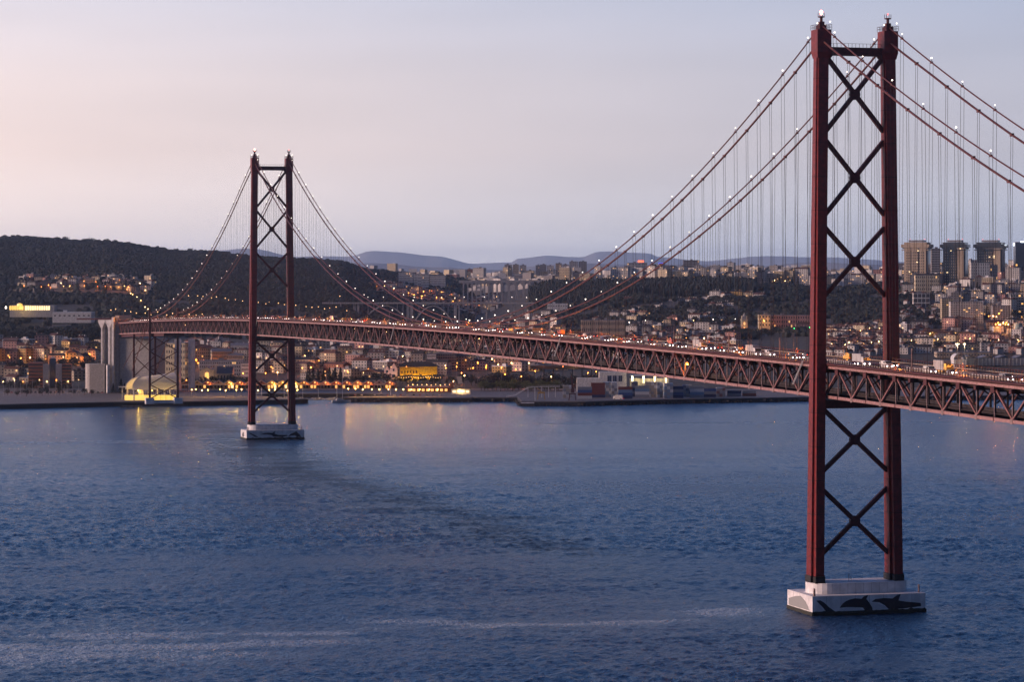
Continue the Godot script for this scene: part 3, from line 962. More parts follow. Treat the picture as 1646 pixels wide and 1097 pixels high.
func bridge() -> void:
	B = thing("suspension_bridge", "long red suspension bridge with two towers crossing the river", "bridge", Vector3(112.12, 0, -914.93), asin(A0))
	tower(0.0, "near red tower with crossed braces, at the right")
	tower(SPAN, "far red tower with crossed braces, at the left")
	pier(0.0, true)
	pier(SPAN, false)
	# main cables with their hangers
	var pms := []
	for gap in [0.34, 0.56]:
		var pair := MB.new()
		for e in [-gap, gap]: pair.box(Vector3(e, 0.5, 0), Vector3(0.085, 1.0, 0.085))
		pms.append(pair.mesh())
	var clamp_ := MB.new()
	clamp_.box(Vector3.ZERO, Vector3(0.85, 0.95, 1.3))
	var cm := clamp_.mesh()
	var post := MB.new()
	post.bar(Vector3(0, 0.2, -0.45), Vector3(0, 1.1, 0), 0.09, 0.09)
	post.bar(Vector3(0, 0.2, 0.45), Vector3(0, 1.1, 0), 0.09, 0.09)
	var pom := post.mesh()
	for side in [-1.0, 1.0]:
		for upper in [true, false]:
			var cb := group_part("main_cable", B)
			tag(cb, "%s main cable on the %s side of the deck" % ["upper lamp-lit" if upper else "lower thicker", "left" if side < 0 else "right"])
			var pts := PackedVector3Array()
			var s := NEAR_END
			while s <= 1497.0:
				pts.append(L(side * cable_v(s), cable_high(s, upper), s))
				s += P * 0.25
			# down into the anchorage
			pts.append(L(side * 11.2, 66.0 if upper else 62.0, 1530.0))
			pts.append(L(side * 10.5, 28.0 if upper else 27.0, 1668.0 if upper else 1610.0))
			var m := MB.new()
			m.tube(pts, 0.24 if upper else 0.36, 0.24 if upper else 0.36, 7)
			part("rope", m, M.cable, cb)
			for k in range(-21, 65):
				s = (k + (0.5 if upper else 0.0)) * P
				if absf(s) < 1.0 or absf(s - SPAN) < 1.0 or s > 1480.0: continue
				var y := cable_high(s, upper)
				var y0 := top(s) + 0.5
				var p := L(side * cable_v(s), y, s)
				if y - y0 > 0.8:
					part("hanger", pms[1 if upper else 0], M.rope, cb, Transform3D(Basis(Vector3(1, 0, 0), p - L(side * 10.9, y0, s), Vector3(0, 0, 1)), L(side * 10.9, y0, s)))
				part("cable_clamp", cm, M.cable, cb, Transform3D(Basis.from_scale(Vector3.ONE * (0.7 if upper else 1.0)), p))
				if upper:
					part("lamp_post", pom, M.rope, cb, Transform3D(Basis(), p))
					part("cable_lamp", GLOBE, M.white_lamp, cb, Transform3D(Basis.from_scale(Vector3.ONE * rng.randf_range(0.17, 0.28)), p + Vector3(0, 1.45, 0)))
	# stiffening trusses
	var n0 := -21
	var n1 := 74
	for side in [-1.0, 1.0]:
		var t := group_part("truss", B)
		tag(t, "%s stiffening truss with zigzag diagonals" % ("left" if side < 0 else "right"))
		var v: float = side * 10.4
		part("bottom_chord", sweep(v, NEAR_END, FAR_END, P * 0.5, 0.75, 0.95, 0.0, low), M.chord_paint, t)
		part("top_chord", sweep(v, NEAR_END, FAR_END, P * 0.5, 0.75, 0.8, -0.35, top), M.chord_paint, t)
		for k in range(n0 * 2, n1 * 2 + 1):
			var s := k * P * 0.5
			if s < NEAR_END or s > FAR_END: continue
			var foot := k % 2 == 0
			beam(t, "vertical", L(v, low(s) + 0.4, s), L(v, top(s) - 0.7, s), 0.34, 0.34, M.pale_steel)
			slab(t, "gusset", L(v, low(s), s), Vector3(0.95, 1.5 if foot else 1.1, 1.5 if foot else 0.5), M.dark_red if not foot else M.pale_steel)
			slab(t, "bracket", L(v + side * 0.25, top(s) - 1.6, s), Vector3(1.1, 1.9 if not foot else 1.3, 2.4 if not foot else 1.5), M.dark_red)
			if s + P * 0.5 <= FAR_END:
				var e := s + P * 0.5
				if foot: beam(t, "diagonal", L(v, low(s) + 0.5, s), L(v, top(e) - 0.9, e), 0.5, 0.5, M.rose_paint)
				else: beam(t, "diagonal", L(v, top(s) - 0.9, s), L(v, low(e) + 0.5, e), 0.5, 0.5, M.rose_paint)
	# floor: rail deck inside the truss, cross frames, road deck on top
	var fl := group_part("floor_system", B)
	part("rail_deck", sweep(0, NEAR_END, FAR_END, P, 9.0, 0.7, 0.9, low), M.shaded_red, fl)
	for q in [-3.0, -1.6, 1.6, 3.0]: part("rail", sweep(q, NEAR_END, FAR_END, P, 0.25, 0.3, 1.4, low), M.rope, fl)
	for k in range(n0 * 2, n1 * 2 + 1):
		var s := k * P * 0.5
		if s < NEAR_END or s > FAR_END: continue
		slab(fl, "floor_beam", L(0, low(s) + 0.1, s), Vector3(20.0, 1.0, 0.6), M.shaded_red)
		slab(fl, "cross_frame", L(0, top(s) - 1.5, s), Vector3(20.0, 1.6, 0.5), M.shaded_red)
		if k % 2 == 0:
			beam(fl, "sway_brace", L(-9.9, low(s) + 0.6, s), L(-4.8, top(s) - 2.2, s), 0.4, 0.4, M.shaded_red)
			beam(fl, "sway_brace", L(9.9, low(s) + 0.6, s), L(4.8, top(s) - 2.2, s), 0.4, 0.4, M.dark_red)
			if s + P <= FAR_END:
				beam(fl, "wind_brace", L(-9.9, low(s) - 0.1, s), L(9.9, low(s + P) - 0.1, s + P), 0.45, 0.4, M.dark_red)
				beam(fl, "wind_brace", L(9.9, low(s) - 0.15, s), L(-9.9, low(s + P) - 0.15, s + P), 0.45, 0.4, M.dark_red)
	# inner bracing between the trusses: K frames, stringers, inspection walk
	var ib := MB.new()
	for k in range(n0 * 2, n1 * 2 + 1):
		var s := k * P * 0.5
		if s < NEAR_END or s > FAR_END: continue
		for e in [-1.0, 1.0]:
			ib.bar(L(e * 4.7, low(s) + 1.0, s), L(e * 4.7, top(s) - 1.6, s), 0.4, 0.5)
			if k % 2 != 0: ib.bar(L(e * 9.9, low(s) + 4.5, s), L(e * 4.7, top(s) - 2.2, s), 0.4, 0.4)
	for e in [-8.2, -5.2, 5.2, 8.2]:
		var sw := sweep(e, NEAR_END, FAR_END, P, 0.4, 1.3, -1.0, top)
		ib.v.append_array(sw.v); ib.n.append_array(sw.n)
	part("inner_bracing", ib, M.shaded_red, fl, Transform3D(), "stuff")
	var rd := group_part("road_deck", B)
	part("road", sweep(0, NEAR_END, FAR_END + 120.0, P, 21.6, 0.5, 0.55, top), M.asphalt, rd)
	for side in [-1.0, 1.0]:
		part("fascia", sweep(side * 11.15, NEAR_END, FAR_END, P, 0.35, 0.45, 0.6, top), M.dark_red, rd)
		part("walkway", sweep(side * 11.05, NEAR_END, FAR_END, P, 0.95, 0.12, 1.06, top), M.dark_red, rd)
		part("handrail", sweep(side * 11.3, NEAR_END, FAR_END, P, 0.14, 0.16, 2.45, top), M.dark_red, rd)
		part("guard_rail", sweep(side * 10.3, NEAR_END, FAR_END, P, 0.12, 0.2, 1.45, top), M.beige, rd)
		var posts := MB.new()
		var s := NEAR_END
		while s < FAR_END:
			posts.bar(L(side * 11.3, top(s) + 1.0, s), L(side * 11.3, top(s) + 2.45, s), 0.2, 0.2)
			s += 1.92
		part("railing", posts, M.dark_red, rd, Transform3D(), "stuff")
	part("median", sweep(0, NEAR_END, FAR_END, P, 0.4, 0.7, 1.1, top), M.concrete, rd)
	var marks := MB.new()
	for v in [-7.2, -3.7, 3.7, 7.2]:
		var s := NEAR_END
		while s < FAR_END:
			marks.bar(L(v, top(s) + 0.815, s), L(v, top(s + 4.0) + 0.815, s + 4.0), 0.03, 0.18)
			s += 12.0
	part("lane_marking", marks, M.white, rd, Transform3D(), "stuff")
	# low amber deck lamps along both kerbs
	for side in [-1.0, 1.0]:
		var s := NEAR_END + 9.0
		while s < FAR_END:
			var p := L(side * 10.6, top(s) + 2.9, s)
			if absf(s) < 16.0 or absf(s - SPAN) < 16.0:
				s += 46.04
				continue
			part("deck_lamp", GLOBE, M.amber_lamp, rd, Transform3D(Basis.from_scale(Vector3.ONE * 0.12), p))
			omni(B, p, Color(1.0, 0.58, 0.2), 55.0, 0.12)
			s += 46.04
	# tall pale poles standing on the deck
	for s in [-70.0, 40.0, 90.0, 150.0, 250.0, 396.0, 505.0, 620.0]:
		beam(rd, "pole", L(-10.7, top(s) + 1.0, s), L(-10.7, top(s) + 8.0, s), 0.3, 0.3, M.pale_steel)
	# inclined inspection ladders on the left truss and one lit lamp inside it
	for s in [12.0, 292.0, 600.0, 1000.0]:
		var g := group_part("inspection_gantry", B)
		tag(g, "inclined grey inspection ladder on the left truss, %s" % ["by the near tower", "right of the middle of the span", "left of the middle of the span", "by the far tower"][[12.0, 292.0, 600.0, 1000.0].find(s)])
		var a := L(-11.3, low(s) + 3.0, s + 14.0)
		var b := L(-11.3, top(s) + 1.2, s + 5.0)
		for e in [-0.45, 0.45]: beam(g, "stringer", a + Vector3(0, 0, e), b + Vector3(0, 0, e), 0.2, 0.2, M.pale_grey)
		var rg := MB.new()
		for i in 12: rg.box(a.lerp(b, (i + 0.5) / 12.0), Vector3(0.12, 0.12, 1.1))
		part("rung", rg, M.pale_grey, g, Transform3D(), "stuff")
	part("work_lamp", GLOBE, M.amber_lamp, fl, Transform3D(Basis.from_scale(Vector3.ONE * 0.5), L(-9.6, low(138.0) + 5.6, 138.0)))
	omni(B, L(-9.6, low(138.0) + 5.6, 138.0), Color(1.0, 0.6, 0.15), 60.0, 0.5)
	# trestle under the far side span, where the cables come down
	var tr := group_part("trestle", B)
	tag(tr, "dark red steel trestle on the far shore under the deck")
	for q in [[1496.0, 11.8, 6.5], [1608.0, 9.4, 8.0]]:
		var s: float = q[0]
		for side in [-1.0, 1.0]:
			beam(tr, "column", L(side * q[1], q[2], s), L(side * q[1], 83.5 if s < 1500.0 else low(s) - 0.4, s), 1.7, 1.7, M.dark_red)
		var hs := [61.0, 47.0, 33.0, 19.0, 7.0] if s < 1500.0 else [57.0, 40.0, 22.0, 8.0]
		for i in hs.size() - 1:
			beam(tr, "cross_brace", L(-q[1], hs[i], s), L(q[1], hs[i + 1], s), 0.7, 0.7, M.dark_red)
			beam(tr, "cross_brace", L(q[1], hs[i], s), L(-q[1], hs[i + 1], s), 0.7, 0.7, M.dark_red)
		slab(tr, "cap_beam", L(0, low(s) - 1.6, s), Vector3(q[1] * 2.0, 2.2, 2.0), M.dark_red)
	part("lower_girder", sweep(0, 1440.0, 1700.0, P, 17.0, 2.2, -1.7, low), M.dark_red, tr)
	for side in [-1.0, 1.0]:
		slab(tr, "footing", L(side * 12.0, 5.2, 1496.0), Vector3(7.0, 5.0, 7.0), M.white_concrete)
	slab(tr, "footing_beam", L(0, 4.4, 1496.0), Vector3(17.0, 2.6, 3.0), M.white_concrete)

func cable_v(s: float) -> float:
	var t := s if s < 0.0 else minf(absf(s), absf(SPAN - s))
	return 11.75 - 0.4 * smoothstep(0.0, 300.0, absf(t))

# ---------------------------------------------------------------- traffic
func car_proto(called: String, body: Material, big: int) -> Node3D:
	var o := Node3D.new()
	o.name = called
	var l: float = [4.3, 5.4, 9.5][big]
	var w: float = [1.8, 2.0, 2.5][big]
	var b := MB.new()
	if big == 0:
		b.prism(PackedVector2Array([Vector2(-2.15, 0.3), Vector2(2.15, 0.3), Vector2(2.15, 0.75), Vector2(1.9, 0.85), Vector2(-1.9, 0.95), Vector2(-2.15, 0.85)]), -w * 0.5, w * 0.5, Transform3D())
	else:
		b.box(Vector3(0, 0.35 + (0.55 if big == 1 else 0.25), 0), Vector3(l, 1.1 if big == 1 else 0.5, w))
	part("body", b, body, o)
	b = MB.new()
	if big == 0:
		b.prism(PackedVector2Array([Vector2(-1.75, 0.9), Vector2(1.05, 0.86), Vector2(0.35, 1.42), Vector2(-1.25, 1.45)]), -w * 0.46, w * 0.46, Transform3D())
		part("cabin", b, M.glass, o)
		slab(o, "roof", Vector3(-0.45, 1.46, 0), Vector3(1.6, 0.06, w * 0.9), body)
	elif big == 1:
		b.prism(PackedVector2Array([Vector2(-2.7, 1.4), Vector2(1.7, 1.4), Vector2(0.9, 2.25), Vector2(-2.6, 2.3)]), -w * 0.48, w * 0.48, Transform3D())
		part("cabin", b, body, o)
		slab(o, "windscreen", Vector3(1.38, 1.8, 0), Vector3(0.3, 0.7, w * 0.9), M.glass)
		for e in [-1.0, 1.0]: slab(o, "side_window", Vector3(0.4, 1.82, e * w * 0.485), Vector3(1.2, 0.5, 0.05), M.glass)
	else:
		b.box(Vector3(-1.0, 2.25, 0), Vector3(7.3, 3.0, w))
		part("cargo_box", b, M.pale_grey, o)
		b = MB.new()
		b.prism(PackedVector2Array([Vector2(2.8, 0.6), Vector2(4.75, 0.6), Vector2(4.7, 1.7), Vector2(4.3, 2.8), Vector2(2.8, 2.9)]), -w * 0.48, w * 0.48, Transform3D())
		part("cab", b, body, o)
		slab(o, "windscreen", Vector3(4.6, 2.15, 0), Vector3(0.2, 0.8, w * 0.85), M.glass)
	var wh := MB.new()
	wh.tube(PackedVector3Array([Vector3(0, 0, -0.12), Vector3(0, 0, 0.12)]), 0.33, 0.33, 10)
	var wm := wh.mesh()
	for x in [-l * 0.31, l * 0.32]:
		for e in [-1.0, 1.0]: part("wheel", wm, M.black, o, Transform3D(Basis.from_scale(Vector3.ONE * (1.0 if big < 2 else 1.5)), Vector3(x, 0.33 * (1.0 if big < 2 else 1.5), e * w * 0.44)))
	for e in [-1.0, 1.0]:
		part("headlight", GLOBE, M.head_lamp, o, Transform3D(Basis.from_scale(Vector3(0.14, 0.24, 0.26)), Vector3(l * 0.5, 0.68, e * w * 0.36)))
		part("tail_light", GLOBE, M.red_lamp, o, Transform3D(Basis.from_scale(Vector3(0.06, 0.1, 0.16)), Vector3(-l * 0.5, 0.8, e * w * 0.38)))
	return o

func traffic() -> void:
	var paints := {"white": M.white, "silver": M.steel_grey, "black": M.glass, "red": mat("red_car", lin(0.4, 0.03, 0.02), 0.35), "yellow": mat("yellow_car", lin(0.7, 0.4, 0.04), 0.35), "blue": mat("blue_car", lin(0.04, 0.07, 0.22), 0.35)}
	for m in ["red_car", "yellow_car", "blue_car"]: M[m].clearcoat_enabled = true
	var kinds := ["car", "van", "truck"]
	var made := {}
	var lanes := [[-8.8, true, "left outer"], [-5.4, true, "left middle"], [-2.0, true, "left inner"], [2.0, false, "right inner"], [5.4, false, "right middle"], [8.8, false, "right outer"]]
	for ln in lanes:
		var s := -215.0 + rng.randf() * 20.0
		var k := 0
		while s < 1660.0:
			k += 1
			var r := rng.randf()
			var kind := 0 if r < 0.78 else (1 if r < 0.975 else 2)
			if k == 12 and ln[0] == -5.4: kind = 2
			var names := ["white", "silver", "black", "white", "red", "yellow", "silver", "blue"]
			var paint: String = names[rng.randi() % names.size()]
			var key := "%s %d" % [paint, kind]
			if not made.has(key): made[key] = car_proto("x", paints[paint], kind)
			var h := top(s) + 0.83
			var p := B.transform * L(ln[0], h, s)
			var way := Vector3(-A0, 0, -A1) * (-1.0 if ln[1] else 1.0)
			var yaw := atan2(-way.z, way.x)
			var what: String = ["car", "van", "lorry"][kind]
			var o := copy(made[key], "delivery_truck" if kind == 2 else ("van" if kind == 1 else "car"), "%s %s, %s, %s from the near end in the %s bridge lane" % [paint, what, "headlights on" if ln[1] else "tail lights showing", nth(k), ln[2]], p, yaw, "vehicles on the bridge deck")
			o.set_meta("category", what)
			var gap := rng.randf_range(10.0, 40.0) if ln[1] else rng.randf_range(26.0, 110.0)
			if s > 20.0 and s < 260.0 and ln[1]: gap = rng.randf_range(9.0, 24.0)
			s += gap * 1.6
	for k in made: made[k].free()

# ---------------------------------------------------------------- buildings
# o: called, label, category, group, px, d, w, dep, h, wall, roof (flat gable gable_x hip), roof_mat, storeys, bays, lit, yaw, base
func building(o: Dictionary) -> Node3D:
	var w: float = o.w
	var dep: float = o.get("dep", 12.0)
	var h: float = o.h
	var p: Vector3 = on(o.px, o.d) if not o.has("base") else at(o.px, o.base, o.d)
	var t := thing(o.get("called", "house"), o.label, o.get("category", "house"), p, o.get("yaw", 0.0), o.get("group", ""))
	var deep: float = o.get("deep", 5.0)
	slab(t, "wall", Vector3(0, (h - deep) * 0.5, 0), Vector3(w, h + deep, dep), M[o.get("wall", "white")])
	var st: int = o.get("storeys", 3)
	var bays: int = o.get("bays", maxi(2, int(w / 3.2)))
	var sides := maxi(1, int(dep / 4.0))
	var win := MB.new()
	var lit := MB.new()
	var fh := h / st
	var ww: float = o.get("win_w", 0.42) * w / bays
	var wh: float = o.get("win_h", 0.48) * fh
	var chance: float = o.get("lit", 0.05)
	for i in st:
		var y := (i + 0.52) * fh
		for j in bays:
			var b := lit if rng.randf() < chance else win
			b.box(Vector3((j + 0.5) / bays * w - w * 0.5, y, dep * 0.5), Vector3(ww, wh, 0.14))
		for j in sides:
			for e in [-1.0, 1.0]:
				var b2 := lit if rng.randf() < chance * 0.5 else win
				b2.box(Vector3(e * w * 0.5, y, (j + 0.5) / sides * dep - dep * 0.5), Vector3(0.14, wh, minf(1.5, dep / sides * 0.45)))
	if win.v.size(): part("window", win, M[o.get("pane", "glass")], t, Transform3D(), "stuff")
	if lit.v.size(): part("lit_window", lit, M.lit_pane, t, Transform3D(), "stuff")
	if o.get("balcony", false):
		var bl := MB.new()
		for i in range(1, st):
			bl.box(Vector3(0, i * fh, dep * 0.5 + 0.55), Vector3(w * 0.98, 0.22, 1.1))
			bl.box(Vector3(0, i * fh + 0.5, dep * 0.5 + 1.08), Vector3(w * 0.98, 0.8, 0.08))
		for j in bays + 1: bl.box(Vector3(float(j) / bays * w - w * 0.5, h * 0.5, dep * 0.5 + 0.5), Vector3(0.35, h, 1.0))
		part("balcony", bl, M[o.get("wall", "white")], t, Transform3D(), "stuff")
	var r := MB.new()
	var rh: float = o.get("roof_h", 2.6)
	match o.get("roof", "flat"):
		"gable": r.gable(Vector3(0, h, 0), w, dep, rh)
		"gable_x":
			var g := MB.new()
			g.gable(Vector3.ZERO, dep, w, rh)
			for i in g.v.size():
				r.v.append(Vector3(g.v[i].z, g.v[i].y + h, -g.v[i].x)); r.n.append(Vector3(g.n[i].z, g.n[i].y, -g.n[i].x))
		"hip": r.hip(Vector3(0, h, 0), w, dep, rh)
		_:
			r.box(Vector3(0, h + 0.35, 0), Vector3(w + 0.3, 0.7, dep + 0.3))
			r.box(Vector3(w * rng.randf_range(-0.25, 0.25), h + 1.7, -dep * 0.1), Vector3(minf(4.5, w * 0.3), 2.4, minf(4.0, dep * 0.4)))
			r.box(Vector3(w * rng.randf_range(-0.4, 0.4), h + 1.2, dep * 0.2), Vector3(1.2, 1.4, 1.2))
	part("roof", r, M[o.get("roof_mat", "roof_grey")], t)
	if o.get("roof", "flat") != "flat":
		var n := rng.randi_range(1, 3)
		for i in n: slab(t, "chimney", Vector3(w * rng.randf_range(-0.38, 0.38), h + rh * 0.62 + 0.6, dep * rng.randf_range(-0.15, 0.15)), Vector3(0.9, 2.4, 0.8), M[o.get("wall", "white")])
	return t

# o plus: from px0 to px1 at depth d, top at a row of the photograph
func block(called: String, label: String, category: String, px0: float, px1: float, row: float, d: float, o := {}) -> Node3D:
	var k := {"called": called, "label": label, "category": category, "px": (px0 + px1) * 0.5, "d": d + o.get("dep", 12.0) * 0.5, "w": (px1 - px0) * d / F}
	k.merge(o)
	var foot: float = k.base if k.has("base") else on(k.px, k.d).y
	k.h = high(row, d) - foot
	if k.get("roof", "flat") != "flat": k.h -= k.get("roof_h", 2.6)
	k.h = maxf(k.h, 3.0)
	return building(k)

func anchorage() -> void:
	var d := 2545.0
	var t := thing("anchorage_building", "big grey concrete anchorage with tall white fins where the deck ends", "anchorage", at(205, 0, d), -0.24)
	var lx := func(px: float) -> float: return col(px, d) - col(205, d)
	var add := func(called: String, a: float, b: float, h0: float, h1: float, z0: float, z1: float, m: Material) -> void:
		slab(t, called, Vector3((lx.call(a) + lx.call(b)) * 0.5, (h0 + h1) * 0.5, (z0 + z1) * 0.5), Vector3(lx.call(b) - lx.call(a), h1 - h0, z1 - z0), m)
	add.call("main_wall", 191.5, 243.0, 3.0, 54.0, -40.0, 0.0, M.concrete)
	add.call("portal_block", 185.3, 191.4, 3.0, 74.5, -30.0, 1.5, M.concrete)
	add.call("fin", 181.8, 185.2, 3.0, 73.0, -24.0, 5.0, M.white_concrete)
	add.call("back_wall", 162.0, 181.7, 3.0, 66.0, -30.0, -6.0, M.concrete)
	add.call("fin", 161.4, 163.4, 3.0, 67.0, -24.0, 2.0, M.white_concrete)
	add.call("fin", 173.6, 176.0, 3.0, 67.0, -24.0, 2.0, M.white_concrete)
	var cap := MB.new()
	for c in [162.4, 174.8]:
		var x: float = lx.call(c)
		cap.prism(PackedVector2Array([Vector2(x - 0.6, 63.0), Vector2(x + 0.6, 63.0), Vector2(x + 3.3, 68.6), Vector2(x + 3.4, 70.5), Vector2(x - 3.3, 70.5), Vector2(x - 3.2, 68.6)]), -24.0, 2.4, Transform3D())
	part("flared_head", cap, M.white_concrete, t)
	add.call("approach_deck", 120.0, 186.0, 70.6, 71.8, -24.0, 2.6, M.dark_red)
	for i in 16:
		var px := 158.5 + i * 1.75
		add.call("approach_railing", px, px + 0.25, 71.8, 73.4, 2.3, 2.5, M.dark_red)
	add.call("shaded_low_block", 146.0, 172.0, 3.0, 30.5, -14.0, 8.0, M.grey)  # darker grey paints in the shade on this side of the block
	var rd := MB.new()
	var ring := PackedVector2Array()
	for j in 11: ring.append(Vector2(lx.call(146.0) - 7.2 * sin(PI * j / 10.0), -3.0 - 11.0 * cos(PI * j / 10.0)))
	rd.prism(ring, 3.0, 30.3, Transform3D(Basis(Vector3(1, 0, 0), Vector3(0, 0, 1), Vector3(0, 1, 0)), Vector3.ZERO))
	part("lit_rounded_end", rd, M.pale_grey, t)  # paler grey paints in the light on the end facing left
	rd = MB.new()
	ring = PackedVector2Array()
	for j in 9: ring.append(Vector2(lx.call(177.5) + 2.0 * sin(TAU * j / 9.0), 6.0 + 3.4 * cos(TAU * j / 9.0)))
	rd.prism(ring, 3.0, 29.5, Transform3D(Basis(Vector3(1, 0, 0), Vector3(0, 0, 1), Vector3(0, 1, 0)), Vector3.ZERO))
	part("buttress", rd, M.white_concrete, t)
	add.call("dark_slot", 172.1, 174.0, 3.0, 28.0, 2.0, 6.0, M.wall_dark)
	for q in [[252.0, 256.0, 52.0], [276.0, 280.0, 52.0]]:
		add.call("viaduct_pier", q[0], q[1], 3.0, q[2], -62.0, -50.0, M.white_concrete)

func gabled_shed(px: float, d: float, w: float, wall: String, lit: int, label: String) -> void:
	var p := on(px, d)
	var t := thing("dock_shed", label, "shed", p, rng.randf_range(-0.06, 0.06), "gabled dock sheds along the marina")
	slab(t, "wall", Vector3(0, 2.0, -9.0), Vector3(w, 4.6, 18.0), M[wall])
	var g := MB.new()
	g.prism(PackedVector2Array([Vector2(-w * 0.5, 4.3), Vector2(w * 0.5, 4.3), Vector2(0, 7.2)]), -17.9, -0.02, Transform3D())
	part("gable_wall", g, M[wall], t)
	g = MB.new()
	for e in [-1.0, 1.0]:
		g.bar(Vector3(e * (w * 0.5 + 0.25), 4.25, -9.0), Vector3(0, 7.5, -9.0), 0.3, 18.6)
	part("roof", g, M.roof_tile, t)
	g = MB.new()
	for e in [-1.0, 1.0]: g.bar(Vector3(e * (w * 0.5 + 0.3), 4.1, 0.4), Vector3(0, 7.45, 0.4), 0.3, 0.12)
	part("gable_trim", g, M.white, t)
	for x in [-0.3, 0.0, 0.3]: slab(t, "door", Vector3(x * w, 1.5, 0.05), Vector3(w * 0.2, 2.9, 0.16), M.bright_pane if lit == 2 and x > 0.0 else (M.lit_pane if lit > 0 and x < 0.1 and rng.randf() < 0.6 else M.glass))
	slab(t, "gable_window", Vector3(0, 5.3, 0.04), Vector3(1.5, 1.3, 0.14), M.lit_pane if lit > 0 else M.glass)
	g = MB.new()
	g.bar(Vector3(0, 3.5, 0.1), Vector3(0, 2.9, 3.2), 0.1, w * 0.94)
	part("awning", g, M.beige, t)
	if lit > 0:
		var c := Color(1.0, 0.48, 0.12) if lit == 1 else Color(1.0, 0.72, 0.3)
		part("wall_lamp", GLOBE, M.amber_lamp if lit == 1 else M.warm_lamp, t, Transform3D(Basis.from_scale(Vector3.ONE * 0.32), Vector3(w * 0.25, 4.6, 3.0)))
		omni(t, Vector3(w * 0.25, 4.6, 3.0), c, 14.0 if lit == 1 else 34.0, 0.32)

func boat(px: float, d: float, l: float, mast: float, turn: float, label: String) -> void:
	var t := thing("sailing_boat" if mast > 0.0 else "motor_boat", label, "boat", at(px, 0.0, d), turn, "boats moored in the marina")
	var m := MB.new()
	var rings := []
	for q in [[-0.5, 0.72], [-0.3, 0.95], [0.0, 1.0], [0.3, 0.72], [0.5, 0.06]]:
		var hw: float = l * 0.15 * q[1]
		var x: float = l * q[0]
		var sh: float = 0.13 * l * (0.7 + 0.4 * absf(q[0]))
		rings.append(PackedVector3Array([Vector3(x, -0.3, -hw * 0.4), Vector3(x, sh, -hw), Vector3(x, sh, hw), Vector3(x, -0.3, hw * 0.4)]))
	m.loft(rings)
	part("hull", m, M.white_concrete, t)
	m = MB.new()
	m.prism(PackedVector2Array([Vector2(-l * 0.28, 0.1 * l), Vector2(l * 0.16, 0.1 * l), Vector2(l * 0.06, 0.19 * l), Vector2(-l * 0.25, 0.2 * l)]), -l * 0.09, l * 0.09, Transform3D())
	part("cabin", m, M.white, t)
	slab(t, "cabin_window", Vector3(-l * 0.06, 0.155 * l, 0), Vector3(l * 0.22, 0.035 * l, l * 0.184), M.glass)
	if mast > 0.0:
		beam(t, "mast", Vector3(l * 0.06, 0.1 * l, 0), Vector3(l * 0.06, mast, 0), 0.28, 0.28, M.white)
		beam(t, "boom", Vector3(l * 0.06, 0.24 * l, 0), Vector3(-l * 0.36, 0.25 * l, 0), 0.26, 0.3, M.pale_grey)
		beam(t, "spreader", Vector3(l * 0.06, mast * 0.62, -0.9), Vector3(l * 0.06, mast * 0.62, 0.9), 0.1, 0.1, M.white)

